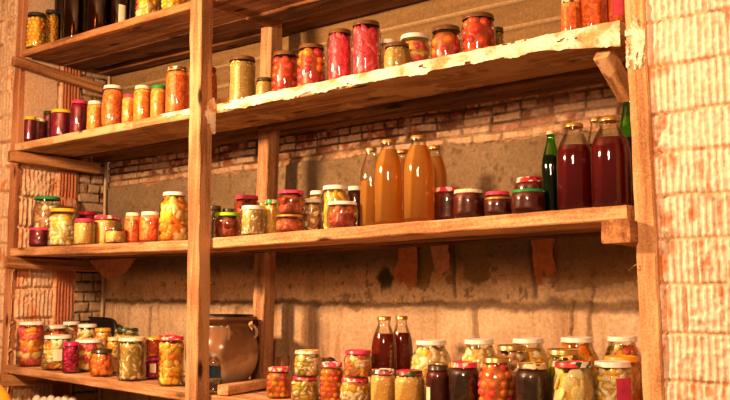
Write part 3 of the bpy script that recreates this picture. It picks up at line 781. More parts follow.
# ------------------------------------------------------------------ back wall
XB0 = XS; XB1 = -.75
zJ = P(300, 303, YB).z; zB = P(442, 147, YB).z; zT = P(590, 72, YB).z
def ux(px, py): return P(px, py, YB).x-XB0
def f_back(u, v):
    n = fbm(u, v, 8, 5); n2 = fbm(u, v, 40, 6, 4); n3 = fbm(u, v, 120, 8, 2); big = fbm(u, v, 2.2, 9)
    h = (n-.5)*.008+(n2-.5)*.004
    conc = np.ones(u.shape+(3,))*np.array((.56, .42, .25))*(.72+.5*n[..., None]); conc = mixc(conc, (.32, .23, .11), sm(.5, .7, big)*.5)
    conc = mixc(conc, (.70, .54, .36), sm(.5, .62, fbm(u, v, 5, 33))*.55)
    conc = mixc(conc, (.12, .07, .03), sm(.66, .72, n2)*.6)
    midz = sm(1.12, 1.24, v); conc = conc*(1.5-1.0*midz[..., None]); conc = mixc(conc, (.17, .10, .04), midz*.45)  # plaster below the middle shelf lightened to offset that shelf's cast shade
    # lower course of big blocks: paler, streaked
    low = 1-sm(zJ-.006, zJ+.006, v+(n-.5)*.03)
    st = fbm(u*6, v*.35, 7, 51)
    lc = np.ones(u.shape+(3,))*np.array((.56, .40, .25))*(.72+.5*n[..., None]); lc = mixc(lc, (.34, .18, .08), sm(.5, .72, st)*.6); lc = mixc(lc, (.70, .54, .36), sm(.5, .7, fbm(u, v, 3, 44))*.5)
    c = conc*(1-low[..., None])+lc*low[..., None]
    # bed joint
    jd = np.abs(v-zJ+(n-.5)*.035+(n2-.5)*.02)
    j = 1-sm(.004, .016+.012*sm(1.9, 2.6, u), jd)
    h = h-.016*j; c = mixc(c, (.13, .08, .04), j*.75)
    # upright joints
    for (px, y0, y1, w) in ((475, 306, 345, .006), (590, 300, 345, .004), (572, 300, 345, .003), (150, 306, 345, .006), (533, 190, 300, .006), (235, 306, 345, .006), (454, 230, 300, .004), (441, 140, 200, .004)):
        u0 = ux(px, (y0+y1)/2); za, zb = P(px, y1, YB).z, P(px, y0, YB).z
        m = (1-sm(w, w*2.6, np.abs(u-u0+(fbm(u, v, 10, int(px))-.5)*.03)))*sm(za-.06 if y0 > 290 else za, za+.01, v)*(1-sm(zb-.01, zb, v))
        if y0 > 290: m = (1-sm(w, w*2.6, np.abs(u-u0+(fbm(u, v, 10, int(px))-.5)*.03)))*(1-sm(zb-.01, zb, v))
        h = h-.010*m; c = mixc(c, (.20, .12, .06), m*.7)
    # fallen plaster patches, olive brown
    def patch(poly, col, amt, dep):
        nonlocal h, c
        pts = [(ux(a, b), P(a, b, YB).z) for a, b in poly]
        inside = np.zeros(u.shape, bool); uw = u+(n2-.5)*.03; vw = v+(n-.5)*.03
        for k in range(len(pts)):
            (x1, y1), (x2, y2) = pts[k], pts[k-1]
            cond = ((y1 > vw) != (y2 > vw)) & (uw < (x2-x1)*(vw-y1)/((y2-y1) or 1e-9)+x1)
            inside ^= cond
        m = inside.astype(float)
        h = h-dep*m; c = mixc(c, col, m*amt)
    patch([(415, 240), (436, 240), (434, 266), (424, 291), (414, 285)], (.30, .20, .07), .8, .006)
    patch([(459, 240), (488, 240), (490, 280), (478, 287), (464, 279)], (.30, .20, .07), .8, .006)
    patch([(545, 235), (640, 230), (640, 280), (556, 293), (548, 270)], (.34, .22, .09), .6, .003)
    patch([(345, 303), (362, 303), (358, 313), (352, 310)], (.20, .12, .05), .7, .008)
    # dark green mould bloom with runs
    mx_, mz_ = ux(385, 280), P(385, 278, YB).z
    g = np.exp(-(((u-mx_)/.040)**2+((v-mz_)/.045)**2)*1.0)*(.35+1.5*n2)
    g = g+np.exp(-(((u-mx_)/.03)**2))*sm(mz_-.17, mz_, v)*(1-sm(mz_, mz_+.02, v))*sm(.45, .6, fbm(u*8, v*.3, 9, 77))*.8
    c = mixc(c, (.045, .055, .02), np.clip(sm(.28, .75, g), 0, 1)*.93)
    # brick band
    lo = zB+(fbm(u, v, 5, 81)-.5)*.05+(n2-.5)*.03
    bmask = sm(-.006, .006, v-lo)*(1-sm(-.004, .004, v-zT))
    hb, cb, _ = bricks(u, v-zB, .0345, .125, 91, .55)
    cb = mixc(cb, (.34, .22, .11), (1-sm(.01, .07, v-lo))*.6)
    cb = cb*(1+.35*sm(zB+.02, zB+.12, v))[..., None]  # upper rows brightened in the colour to offset shade from the second shelf
    rightpale = sm(1.7, 3.0, u)
    cb = mixc(cb, (.74, .56, .40), rightpale*.35*sm(.4, .5, n))
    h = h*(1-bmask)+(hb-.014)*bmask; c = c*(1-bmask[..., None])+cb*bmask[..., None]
    # board-marked concrete above
    top = sm(-.004, .004, v-zT)
    tv = v-zT-.02+u*.004; bd = tv/.098; fr = bd-np.floor(bd)
    ridge = np.exp(-((fr-.08)/.05)**2)
    ht = .004+.012*ridge+(n-.5)*.006+(fr-.5)*.008
    ct = np.ones(u.shape+(3,))*np.array((.25, .155, .065))*(.75+.5*fbm(u*.5, v*3, 14, 95)[..., None]); ct = mixc(ct, (.55, .42, .24), ridge*.6)
    ct = mixc(ct, (.16, .10, .04), np.exp(-((fr-.95)/.05)**2)*.7)
    h = h*(1-top)+ht*top; c = c*(1-top[..., None])+ct*top[..., None]
    h = np.where(v > 0, h, h)
    return h, c
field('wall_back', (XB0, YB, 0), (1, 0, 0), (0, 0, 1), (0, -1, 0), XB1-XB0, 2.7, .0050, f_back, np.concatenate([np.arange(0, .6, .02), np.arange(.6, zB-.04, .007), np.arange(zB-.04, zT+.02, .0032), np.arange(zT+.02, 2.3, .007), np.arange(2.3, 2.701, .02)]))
# hidden return of the right pillar into the recess
def f_ret(u, v): return ribbed(u, v, JR, .31, .0184, 13, .5)
field('wall_return', (xr+.012, YB, 0), (0, -1, 0), (0, 0, 1), (-1, 0, 0), YB-.012, 2.7, .012, f_ret)
# floor and ceiling
def f_floor(u, v):
    n = fbm(u, v, 4, 111); n2 = fbm(u, v, 25, 112)
    return (n2-.5)*.01, np.ones(u.shape+(3,))*np.array((.22, .15, .09))*(.7+.6*n[..., None])
field('floor', (-5.6, -3.4, 0), (1, 0, 0), (0, 1, 0), (0, 0, 1), 6.6, YB+3.4, .03, f_floor)
field('ceiling', (-5.6, YB, 2.7), (1, 0, 0), (0, -1, 0), (0, 0, -1), 6.6, YB+3.4, .03, lambda u, v: ((fbm(u, v, 20, 5)-.5)*.01, np.ones(u.shape+(3,))*np.array((.5, .38, .24))*(.8+.4*fbm(u, v, 3, 7)[..., None])))

# ------------------------------------------------------------------ timber
W_FRONT = wood('weathered_board', (.17, .07, .028), (.46, .23, .105), (.74, .44, .24), 'X')
W_TOP = wood('top_board', (.09, .034, .012), (.27, .115, .042), (.50, .24, .10), 'X')  # darker than the other boards, standing in for shade on the underside
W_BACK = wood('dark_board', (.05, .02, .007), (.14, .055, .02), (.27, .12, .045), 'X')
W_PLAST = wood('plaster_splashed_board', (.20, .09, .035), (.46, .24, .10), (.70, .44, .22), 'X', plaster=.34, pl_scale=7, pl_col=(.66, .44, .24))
W_POST = wood('post_timber', (.13, .058, .024), (.38, .19, .09), (.60, .35, .18), 'Z', grain=1.6)
W_POST2 = wood('pale_post_timber', (.28, .13, .055), (.58, .31, .145), (.80, .50, .26), 'Z', grain=1.6)
W_RED = wood('reddish_post_timber', (.16, .055, .02), (.40, .16, .07), (.58, .28, .14), 'Z')
W_CLEAT = wood('cleat_timber', (.12, .05, .018), (.32, .14, .055), (.52, .27, .11), 'X', grain=1.5)

def beam(name, p0, p1, w, h, mat, parent=None, up=(0, 0, 1), jit=.0025, bev=.004, seed=0, cuts=None, vertical=False):
    """rough sawn timber from p0 to p1 (centres of its ends); w across, h along 'up'"""
    p0 = Vector(p0); p1 = Vector(p1); d = p1-p0; Ln = d.length
    ex = d.normalized(); upv = Vector(up); ey = upv.cross(ex).normalized(); ez = ex.cross(ey)
    n = cuts or max(3, int(Ln/.025))
    prof = []
    for (sx, sy) in ((-1, -1), (1, -1), (1, 1), (-1, 1)):
        cx, cy = sx*(w/2), sy*(h/2)
        if sx*sy > 0: prof += [(cx, cy-sy*bev), (cx-sx*bev, cy)]
        else: prof += [(cx-sx*bev, cy), (cx, cy-sy*bev)]
    # order properly around
    prof.sort(key=lambda q: math.atan2(q[1]/h, q[0]/w))
    full = []
    for i in range(8):
        a = prof[i]; b = prof[(i+1) % 8]; full.append(a)
        ln = math.hypot(a[0]-b[0], a[1]-b[1]); k = int(ln/.03)
        for q in range(1, k+1): full.append((a[0]+(b[0]-a[0])*q/(k+1), a[1]+(b[1]-a[1])*q/(k+1)))
    v = []; f = []; m = len(full)
    for i in range(n+1):
        t = i/n
        for (y, z) in full:
            x = t*Ln
            nn = mnoise.noise_vector(Vector((x*9+seed*3.1, y*14, z*14)))
            n4 = mnoise.noise_vector(Vector((x*45+seed, y*50, z*50)))
            if i in (0, n): x += nn.x*jit*1.5
            v.append((x, y+nn.y*jit+n4.y*jit*.35, z+nn.z*jit+n4.z*jit*.35))
    for i in range(n):
        for k in range(m):
            k2 = (k+1) % m; f.append((i*m+k, (i+1)*m+k, (i+1)*m+k2, i*m+k2))
    f.append(tuple(range(m))); f.append(tuple(reversed(range(n*m, (n+1)*m))))
    Rm = Matrix((ex, ey, ez)).transposed()
    if vertical:   # keep local Z along the post for the grain
        v = [(q[2], q[1], q[0]) for q in v]
        f = [tuple(reversed(q)) for q in f]
        Rm = Matrix((ez, ey, ex)).transposed()
        if Rm.determinant() < 0:
            v = [(-q[0], q[1], q[2]) for q in v]; f = [tuple(reversed(q)) for q in f]; Rm = Matrix((-ez, ey, ex)).transposed()
    me = mesh_from(name, v, f, [mat], smooth=False)
    bm = bmesh.new(); bm.from_mesh(me); bmesh.ops.recalc_face_normals(bm, faces=bm.faces); bm.to_mesh(me); bm.free()
    o = bpy.data.objects.new(name, me); COL.objects.link(o)
    mw = Rm.to_4x4(); mw.translation = p0
    o.matrix_world = mw
    if parent is not None:
        o.parent = parent; o.matrix_parent_inverse = Matrix.Translation(-parent.location)
    return o

def board(b, mat, y0, y1, seed, zoff=0.0, label='', th=None, bev=.004):
    th = th or b.th
    a = Vector((b.a.x, (y0+y1)/2, b.a.z-th/2+zoff)); c = Vector((b.b.x, (y0+y1)/2, b.b.z-th/2+zoff))
    return tag(beam('shelf_board', a, c, y1-y0, th, mat, None, seed=seed, jit=.0022, bev=bev), label, 'shelf board', 'plank shelf boards')
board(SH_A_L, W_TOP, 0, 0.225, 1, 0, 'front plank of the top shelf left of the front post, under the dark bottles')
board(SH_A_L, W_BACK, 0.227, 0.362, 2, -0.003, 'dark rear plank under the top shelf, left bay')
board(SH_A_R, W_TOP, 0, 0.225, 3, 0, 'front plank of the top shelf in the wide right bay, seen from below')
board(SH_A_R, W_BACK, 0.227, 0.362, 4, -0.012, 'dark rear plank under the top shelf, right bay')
board(SH_B_L, W_PLAST, 0, 0.3, 5, 0, 'front plank of the second shelf in left bay, carrying orange relish jars')
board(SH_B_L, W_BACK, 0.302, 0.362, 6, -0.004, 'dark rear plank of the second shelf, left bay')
board(SH_B_R, W_PLAST, 0, 0.298, 7, 0, 'front plank of second shelf in right bay, its edge crusted with white plaster')
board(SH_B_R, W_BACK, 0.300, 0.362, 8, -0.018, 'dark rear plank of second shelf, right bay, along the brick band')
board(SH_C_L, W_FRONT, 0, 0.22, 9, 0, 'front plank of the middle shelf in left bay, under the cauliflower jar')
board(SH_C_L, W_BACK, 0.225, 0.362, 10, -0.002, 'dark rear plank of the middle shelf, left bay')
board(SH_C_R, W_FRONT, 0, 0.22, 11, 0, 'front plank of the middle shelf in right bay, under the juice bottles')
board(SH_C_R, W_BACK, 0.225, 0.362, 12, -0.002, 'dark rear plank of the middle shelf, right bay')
board(SH_D_L, W_FRONT, 0, 0.22, 13, 0, 'front plank of the bottom shelf in left bay, under the white-lidded jars')
board(SH_D_L, W_FRONT, 0.225, 0.362, 14, -0.002, 'rear plank of the bottom shelf, left bay')
board(SH_D_R, W_FRONT, 0, 0.22, 15, 0, 'front plank of the bottom shelf in right bay, before the clay crock')
board(SH_D_R, W_FRONT, 0.225, 0.362, 16, -0.002, 'rear plank of the bottom shelf, right bay, under the crock')
board(SH_A_L, W_BACK, .440, .512, 60, -.004, 'narrow rearmost strip of the top shelf, left bay, tight against the back wall')
board(SH_A_R, W_BACK, .440, .512, 61, -.004, 'narrow rearmost strip of the top shelf, right bay, tight against the back wall')
board(SH_B_L, W_BACK, .440, .512, 62, -.004, 'narrow rearmost strip of the second shelf, left bay, tight against the back wall')
board(SH_B_R, W_BACK, .440, .512, 63, -.004, 'narrow rearmost strip of the second shelf, right bay, tight against the back wall')
board(SH_C_L, W_BACK, .440, .512, 64, -.004, 'narrow rearmost strip of the middle shelf, left bay, tight against the back wall')
board(SH_C_R, W_BACK, .440, .512, 65, -.004, 'narrow rearmost strip added to the middle shelf, right bay, tight against the back wall')  # added to stop light leaking down the back wall behind the shelf
board(SH_D_L, W_FRONT, .440, .512, 66, -.004, 'narrow rearmost strip of the bottom shelf, left bay, tight against the back wall')
board(SH_D_R, W_FRONT, .440, .512, 67, -.004, 'narrow rearmost strip of the bottom shelf, right bay, tight against the back wall')

def post(x_t, y_t, x_b, y_b, Y, w, d, mat, seed, label, z0=0.005, z1=2.68):
    """upright whose front left edge runs through photo points (x_t,y_t) and (x_b,y_b) on depth Y"""
    a = P(x_b, y_b, Y); b = P(x_t, y_t, Y); s = (b.x-a.x)/(b.z-a.z)
    pa = Vector((a.x+s*(z0-a.z)+w/2, Y+d/2, z0)); pb = Vector((a.x+s*(z1-a.z)+w/2, Y+d/2, z1))
    return tag(beam('timber_post', pa, pb, d, w, mat, None, up=(1, 0, 0), vertical=True, seed=seed, jit=.003), label, 'post', 'upright shelving posts')
post(190, 0, 185, 398, -.066, .066, .064, W_POST, 21, 'square front post of rough timber between the left and right bays')
post(624, 0, 642.6, 398, -.004, .055, .05, W_POST2, 22, 'pale front post against the right brick pillar, splashed with plaster near the top')
post(261, 20, 250, 380, .366, .066, .07, W_POST, 23, 'rear post in shadow behind the clay crock and stacked jars')
post(17.5, 0, -1, 398, .045, .055, .07, W_RED, 24, 'reddish post against the left brick pillar')

def cleat(p0, p1, w, h, seed, label, name='shelf_cleat', mat=W_CLEAT):
    return tag(beam(name, p0, p1, w, h, mat, None, seed=seed, jit=.0025), label, 'cleat', 'cleats carrying the shelf boards')
def left_cleat(b, h, drop, seed, label):
    w = .045; X = XS+w/2+.016
    zf = b.a.z-b.th-h/2-.004
    return cleat((X-.004, -.035, zf), (X+.02, .45, zf-drop), w, h, seed, label)
left_cleat(SH_A_L, .048, .055, 31, 'batten on the end wall carrying the left end of the top shelf'); left_cleat(SH_B_L, .055, .015, 32, 'batten on the end wall carrying the left end of the second shelf')
left_cleat(SH_C_L, .056, .008, 33, 'batten on the end wall carrying the left end of the middle shelf'); left_cleat(SH_D_L, .055, .02, 34, 'batten on the end wall carrying the left end of the bottom shelf')
a = P(599, 234, -.06); b = P(632.3, 234, -.06); zc = SH_C_R.z(a.x)-SH_C_R.th-.034
cleat(((a.x+b.x)/2, -.06, zc), ((a.x+b.x)/2, .45, zc-.005), (b.x-a.x)*.86, .060, 35, 'thick square block end sticking out under the right end of middle shelf')
a = P(603, 53, .035); b = P(628, 96, .17)
cleat(a, b, .045, .05, 36, 'slanting brace under the plastered right end of second shelf', 'shelf_brace', W_PLAST)
mp = P(200, 240, -.03).x
# plaster crust along the front of the right second shelf
PL = attr_mat('lime_plaster', rough=.92, bump=.9, bscale=130, var=.30)
def cut_sheet(name, fn, ni, nj, keep, parent=None, label=None):
    """sheet fn(i/ni, j/nj)->xyz keeping only the cells where keep(s,t,p) is true"""
    v = [fn(i/ni, j/nj) for i in range(ni+1) for j in range(nj+1)]
    f = []
    for i in range(ni):
        for j in range(nj):
            k = i*(nj+1)+j
            if keep((i+.5)/ni, (j+.5)/nj, v[k]): f.append((k, k+1, k+nj+2, k+nj+1))
    used = sorted({k for q in f for k in q}); mp_ = {k: i for i, k in enumerate(used)}
    me = mesh_from(name, [tuple(v[k]) for k in used], [tuple(mp_[k] for k in q) for q in f], [PL], cols=[tuple(np.array((.95, .86, .70))*(1-q)+np.array((.66, .38, .17))*q) for q in [min(1, max(0, .16+1.5*mnoise.fractal(Vector((v[k][0]*14, v[k][1]*14, v[k][2]*20)), .9, 2, 4))) for k in used]])
    o = link(name, me)
    return o
def fr(x, y, z, o=5): return mnoise.fractal(Vector((x, y, z)), .9, 2, o)
def crust():
    b = SH_B_R; Ln = b.b.x-b.a.x; b0 = bpy.data.objects[[o.name for o in bpy.data.objects if o.get('label', '').startswith('front plank of second shelf in right')][0]]
    def fn(s, t):
        X = b.a.x+Ln*s; z = b.z(X); e = max(0, (s-.86)/.14)
        th = .007+.006*fr(X*26, t*5, 1)+.014*e*abs(fr(X*20, t*6, 9))
        low = b.th*(1.0+.5*max(0, fr(X*9, 2, 0))+.45*max(0, (s-.5)*1.2)+.8*e)
        back = .012+.012*abs(fr(X*15, 4, 3))+.10*e
        if t < .3: return (X, back*(1-t/.3)-.001, z+.001+th*.5*(t/.3+.3))
        return (X, -th, z+.002-(t-.3)/.7*low)
    def keep(s, t, p):
        if p[0] < mp+.075: return False
        if .29 < s < .34: lim = -.05
        elif s < .30: lim = -.42
        else: lim = -.50
        edge = .25*max(0, (t-.8)/.2)+.3*max(0, (.1-t)/.1)
        return -fr(p[0]*10, p[2]*22, 5.5)*.9 > lim+edge
    o = cut_sheet('plaster_crust', fn, 420, 16, keep)
    o.parent = b0; o.matrix_parent_inverse = b0.matrix_world.inverted(); o['label'] = 'white plaster smeared along the plank edge'
    # smear carried onto the left bay's plank end
    b2 = SH_B_L; b1 = bpy.data.objects[[o.name for o in bpy.data.objects if o.get('label', '').startswith('front plank of the second shelf in left')][0]]
    L2 = b2.b.x-b2.a.x
    def fn2(s, t):
        X = b2.a.x+L2*(.80+.2*s); return (X, -.004-.002*fr(X*26, t*5, 1), b2.z(X)+.001-t*b2.th*.9)
    o = cut_sheet('plaster_crust', fn2, 90, 14, lambda s, t, p: t < .15+s*.85+.3*fr(p[0]*12, p[2]*20, 2))
    o.parent = b1; o.matrix_parent_inverse = b1.matrix_world.inverted(); o['label'] = 'white plaster smear at the plank end'
    # splashes on the two front posts
    pr_ = [o for o in bpy.data.objects if o.get('label', '').startswith('pale front post')][0]
    pm_ = [o for o in bpy.data.objects if o.get('label', '').startswith('square front post')][0]
    c0 = P(636, 34, -.008); zt, zb = P(636, 10, -.008).z, P(636, 74, -.008).z
    xa, xb = P(625.0, 34, -.008).x, P(645, 34, -.008).x
    def fn3(s, t): return (xa+(xb-xa)*s, -.0085-.003*abs(fr(s*5, t*7, 1)), zb+(zt-zb)*t)
    def k3(s, t, p): return 1.25-2.3*abs(t-.52)-.9*abs(s-.5)**1.2+.9*fr(s*3, t*4, 3) > .45 and not (s < .30 and .30 < t < .62 and fr(s*6, t*6, 8) > -.3)
    o = cut_sheet('plaster_splash', fn3, 40, 60, k3); o.parent = pr_; o.matrix_parent_inverse = pr_.matrix_world.inverted(); o['label'] = 'white plaster splash'
    z1, z0_ = P(210, 98, -.02).z, P(210, 134, -.02).z; xs_ = mp+.0
    xface = P(202, 115, -.066).x
    def fn4(s, t): return (xface+.0045+.002*fr(s*5, t*6, 4), -.060+.06*s, z0_+(z1-z0_)*t)
    o = cut_sheet('plaster_splash', fn4, 30, 40, lambda s, t, p: (s-.8)**2*1.6+(t-.5)**2*3 < .62+.5*fr(s*3, t*3, 6)); o.parent = pm_; o.matrix_parent_inverse = pm_.matrix_world.inverted(); o['label'] = 'white plaster splash'
bpy.context.view_layer.update()
crust()

# ------------------------------------------------------------------ loose things
def solid(name, v, f, mat, label, cat, group=None, smooth=True):
    me = mesh_from(name, v, f, [mat], smooth=smooth)
    c = sum((q.co for q in me.vertices), Vector())/len(me.vertices)
    c.z = min(q.co.z for q in me.vertices)
    me.transform(Matrix.Translation(-c))
    o = link(name, me, loc=c); return tag(o, label, cat, group)
# offcut on second shelf
c = P(221.5, 95, .06)
o = beam('wood_offcut', (c.x-.035, .082, SH_B_R.z(c.x)+.021), (c.x+.035, .092, SH_B_R.z(c.x)+.021), .05, .038, W_POST2, None, seed=51, jit=.001)
tag(o, 'short pale wood offcut on the second shelf against the front post', 'wood block')
# plank scrap on bottom shelf
zD = SH_D_R.a.z
o = beam('wood_scrap', (-2.535, .012, zD+.021), (-2.575, .30, zD+.024), .05, .036, W_FRONT, None, seed=52, jit=.001)
tag(o, 'short length of rough batten lying on the bottom shelf before the clay crock', 'wood block')

# clay crock on dark tray
URNY = .205; c = P(222, 350, URNY); UX = c.x; us = scale_at(c)
zD = SH_D_L.z(UX)-.001
v, f = lathe([(.001, 0), (.12, 0), (.150, .003), (.158, .010), (.154, .011), (.146, .006), (.001, .006)], 40, False, False)
tr = link('tray', mesh_from('tray', v, f, [plain('black_enamel', (.015, .012, .01), .35)]), loc=(UX, URNY, zD+.006)); tag(tr, 'flat black tray under the clay crock', 'tray')
def crock_mat():
    m, nt, out = newmat('glazed_clay'); b = N(nt, 'ShaderNodeBsdfPrincipled'); b.inputs['Roughness'].default_value = .22
    tc = N(nt, 'ShaderNodeTexCoord'); sp = N(nt, 'ShaderNodeSeparateXYZ'); L(nt, tc.outputs['Object'], sp.inputs[0])
    nz = N(nt, 'ShaderNodeTexNoise'); nz.inputs['Scale'].default_value = 9; nz.inputs['Detail'].default_value = 5; L(nt, tc.outputs['Object'], nz.inputs['Vector'])
    ma = N(nt, 'ShaderNodeMath', operation='MULTIPLY_ADD'); L(nt, nz.outputs['Fac'], ma.inputs[0]); ma.inputs[1].default_value = .19; L(nt, sp.outputs[2], ma.inputs[2])
    r = ramp(nt, [(.02, (.62, .42, .25)), (.17, (.58, .38, .22)), (.20, (.30, .15, .07)), (.30, (.22, .11, .05))]); L(nt, ma.outputs[0], r.inputs['Fac'])
    L(nt, r.outputs[0], b.inputs['Base Color']); L(nt, b.outputs[0], out.inputs[0]); return m
CM = crock_mat()
uz = zD+.0135
Hc = P(222, 316, URNY).z-uz
Rm_ = 36.5/us
un = empty('clay_crock', (UX, URNY, uz), 'big bulbous glazed clay crock with small handles and dark lid on the bottom shelf', 'crock')
pr = [(.001, 0), (.58, 0), (.64, .01), (.78, .10), (.91, .22), (.98, .35), (1.0, .47), (.98, .58), (.91, .69), (.81, .78), (.73, .845), (.70, .885), (.76, .915), (.90, .945), (.96, .96), (.96, .985), (.90, 1.0), (.80, .995), (.70, .97)]
v, f = lathe([(r*Rm_, z*Hc) for r, z in pr], 48, False, False); link('crock_body', mesh_from('crock_body', v, f, [CM]), un)
v, f = lathe([(.001, Hc*.985), (Rm_*.80, Hc*.985), (Rm_*.86, Hc*1.0), (Rm_*.84, Hc*1.02), (.001, Hc*1.03)], 40, False, False)
o = link('crock_lid', mesh_from('crock_lid', v, f, [plain('black_enamel', (.015, .012, .01), .35)]), un); o['label'] = 'flat black lid'
def torus_arc(R, r, a0, a1, n=20, m=10):
    v = []; f = []
    for i in range(n+1):
        a = a0+(a1-a0)*i/n
        for k in range(m):
            b_ = 2*PI*k/m; v.append(((R+r*math.cos(b_))*math.cos(a), r*math.sin(b_), (R*1.35+r*math.cos(b_))*math.sin(a)))
    for i in range(n):
        for k in range(m):
            k2 = (k+1) % m; f.append((i*m+k, i*m+k2, (i+1)*m+k2, (i+1)*m+k))
    return v, f
cdir = math.atan2(CAMY-URNY, -UX)
for da in (.18, 1.28, -2.1):
    v, f = torus_arc(.019, .0065, -.62*PI, .62*PI)
    an = cdir+da
    hd = link('handle', mesh_from('handle', v, f, [CM]), un, loc=(Rm_*.84*math.cos(an), Rm_*.84*math.sin(an), Hc*.76))
    hd.rotation_euler = (0, 0, an)
# clear plastic water bottle with blue label
zD = SH_D_L.z(P(212.5, 353, .03).x)+.002; c = P(212.5, 353, .03); R = 7.5/scale_at(c); H = c.z-zD
wb = empty('plastic_bottle', (c.x, .035, zD+.001), 'clear plastic water bottle with dark blue label beside the front post', 'bottle')
PET = glass_mat('clear_plastic', (.92, .92, .9), .12, .12)
pr = [(.001, .004), (.8, 0), (.95, .03), (1, .08)]+[(1-.05*(k % 2), .1+.035*k) for k in range(8)]+[(1, .40), (1, .68), (.95, .76), (.98, .80), (.8, .9), (.5, .96), (.5, 1.0)]
v, f = lathe([(r*R, z*H*.93) for r, z in pr], 28, False, False); link('bottle_shell', mesh_from('bottle_shell', v, f, [PET]), wb)
v, f = lathe([(R*1.01, H*.38), (R*1.01, H*.66)], 28, False, False); link('bottle_label', mesh_from('bottle_label', v, f, [plain('blue_paper', (.02, .07, .16), .4)]), wb)
v, f = lathe([(R*.56, H*.92), (R*.56, H*.99), (.001, H)], 20, False, False); link('cap', mesh_from('cap', v, f, [lid_mat('white')]), wb)
# tumblers
for (px, wd, yt, Y, lb) in ((284, 17, 357, .30, 'empty clear glass tumbler behind the leftmost cherry tomato jar'), (326, 15, 358, .29, 'clear glass tumbler behind the pink cherry tomato jar')):
    c = P(px, yt, Y); R = wd/2/scale_at(c); z = SH_D_R.z(c.x)+.001; H = c.z-z
    v, f = lathe([(.001, .006), (R*.8, .005), (R, H), (R*.94, H), (R*.74, .014), (.001, .014)], 28, False, False)
    o = link('glass_tumbler', mesh_from('glass_tumbler', v, f, [GLASS]), loc=(c.x, Y, z)); tag(o, lb, 'glass', 'tumblers on the bottom shelf')
# black spoon handle resting in second tumbler
mbx = MB(); c = P(332, 359, .29); blob(mbx, (0, 0, 0), (.016, .012, .007), (0, .4, 0), (1, 1, 1), 3)
o = mbx.build('spoon', [plain('black_enamel', (.015, .012, .01), .35)], loc=c-Vector((0, 0, .002))); tag(o, 'black spoon end lying on the rim of the rear tumbler', 'spoon')
# black baking tray leaning at the back
def tray_back():
    n = 48; v = []; f = []
    for j, (k, dy) in enumerate(((.0, .0), (.9, .0), (.96, -.012), (1.0, -.014), (1.0, .004), (.0, .004))):
        for i in range(n):
            a = 2*PI*i/n; ca, sa = math.cos(a), math.sin(a); e = 2/4.2
            v.append((.17*k*math.copysign(abs(ca)**e, ca), dy, .115*k*math.copysign(abs(sa)**e, sa)+.115))
    for j in range(5):
        for i in range(n):
            i2 = (i+1) % n; f.append((j*n+i, j*n+i2, (j+1)*n+i2, (j+1)*n+i))
    return v, f
v, f = tray_back(); c = P(97, 340, .46)
o = link('baking_tray', mesh_from('baking_tray', v, f, [plain('black_enamel', (.015, .012, .01), .5)]), loc=(c.x, .44, SH_D_L.z(c.x)+.002)); 
o.scale = (1, 1, (P(97, 317, .47).z-SH_D_L.z(c.x))/.23); o.rotation_euler = (-.12, 0, 0)
tag(o, 'black oval tray leaning against the back wall behind the white-lidded jars', 'tray')
# crumpled paper bag on middle shelf
c = P(71, 205, .33); zb_ = SH_C_L.z(c.x)+.001; Hb = P(71, 199, .33).z-zb_
v0, f0 = ico(4); v = []
for q in v0:
    d = 1+.28*abs(mnoise.noise(Vector(q*3.3)))+.12*mnoise.noise(Vector(q*8))
    zz = max(-1, min(1, q[2]*1.15)); v.append((q[0]*.045*d, q[1]*.04*d, (zz*.5+.5)*Hb*(.9+.1*d)))
o = link('paper_bag', mesh_from('paper_bag', v, [tuple(x) for x in f0], [plain('brown_paper', (.42, .20, .11), .8)], smooth=False), loc=(c.x, .33, zb_)); tag(o, 'crumpled brown paper bag behind the yellow-lidded cauliflower jar', 'bag')
# torn scraps hanging on the back wall
def scrap(name, poly, Y, col, label, fold=.012, seed=0, cat='paper scrap', group=None):
    pts = [P(a, b, Y) for a, b in poly]
    xs = [p.x for p in pts]; zs = [p.z for p in pts]; x0, x1, z0, z1 = min(xs), max(xs), min(zs), max(zs)
    n = 26; idx = {}; v = []; f = []
    def inside(x, z):
        r = False
        for k in range(len(pts)):
            a, b = pts[k], pts[k-1]
            if (a.z > z) != (b.z > z) and x < (b.x-a.x)*(z-a.z)/((b.z-a.z) or 1e-9)+a.x: r = not r
        return r
    for j in range(n+1):
        for i in range(n+1):
            x = x0+(x1-x0)*i/n; z = z0+(z1-z0)*j/n
            y = Y-fold*(.8+.9*math.sin(i/n*9+seed+j*.05))*(1.1-j/n)-.004*mnoise.noise(Vector((x*60, z*40, seed)))
            idx[i, j] = len(v); v.append((x, y, z))
    for j in range(n):
        for i in range(n):
            if inside(x0+(x1-x0)*(i+.5)/n, z0+(z1-z0)*(j+.5)/n): f.append((idx[i, j], idx[i+1, j], idx[i+1, j+1], idx[i, j+1]))
    used = sorted({k for q in f for k in q}); mp_ = {k: i for i, k in enumerate(used)}
    me = mesh_from(name, [v[k] for k in used], [tuple(mp_[k] for k in q) for q in f], [plain(name+'_mat', col, .85)])
    c = Vector((sum(xs)/len(xs), Y, max(zs))); me.transform(Matrix.Translation(-c))
    o = link(name, me, loc=c); tag(o, label, cat, group)
    md = o.modifiers.new('thickness', 'SOLIDIFY'); md.thickness = .002
    return o
GS = 'torn scraps hanging on the back wall'
scrap('torn_scrap', [(398, 246), (417, 246), (417, 284), (412, 287), (398, 279), (395, 274), (398, 262)], YB-.015, (.62, .25, .10), 'reddish brown torn scrap hanging on back wall beside the dark green mould', seed=1, group=GS)
scrap('torn_scrap', [(430, 244), (448, 244), (450, 268), (441, 277), (434, 266)], YB-.015, (.72, .36, .2), 'small creased pinkish scrap on back wall, second from the mould', seed=2, group=GS)
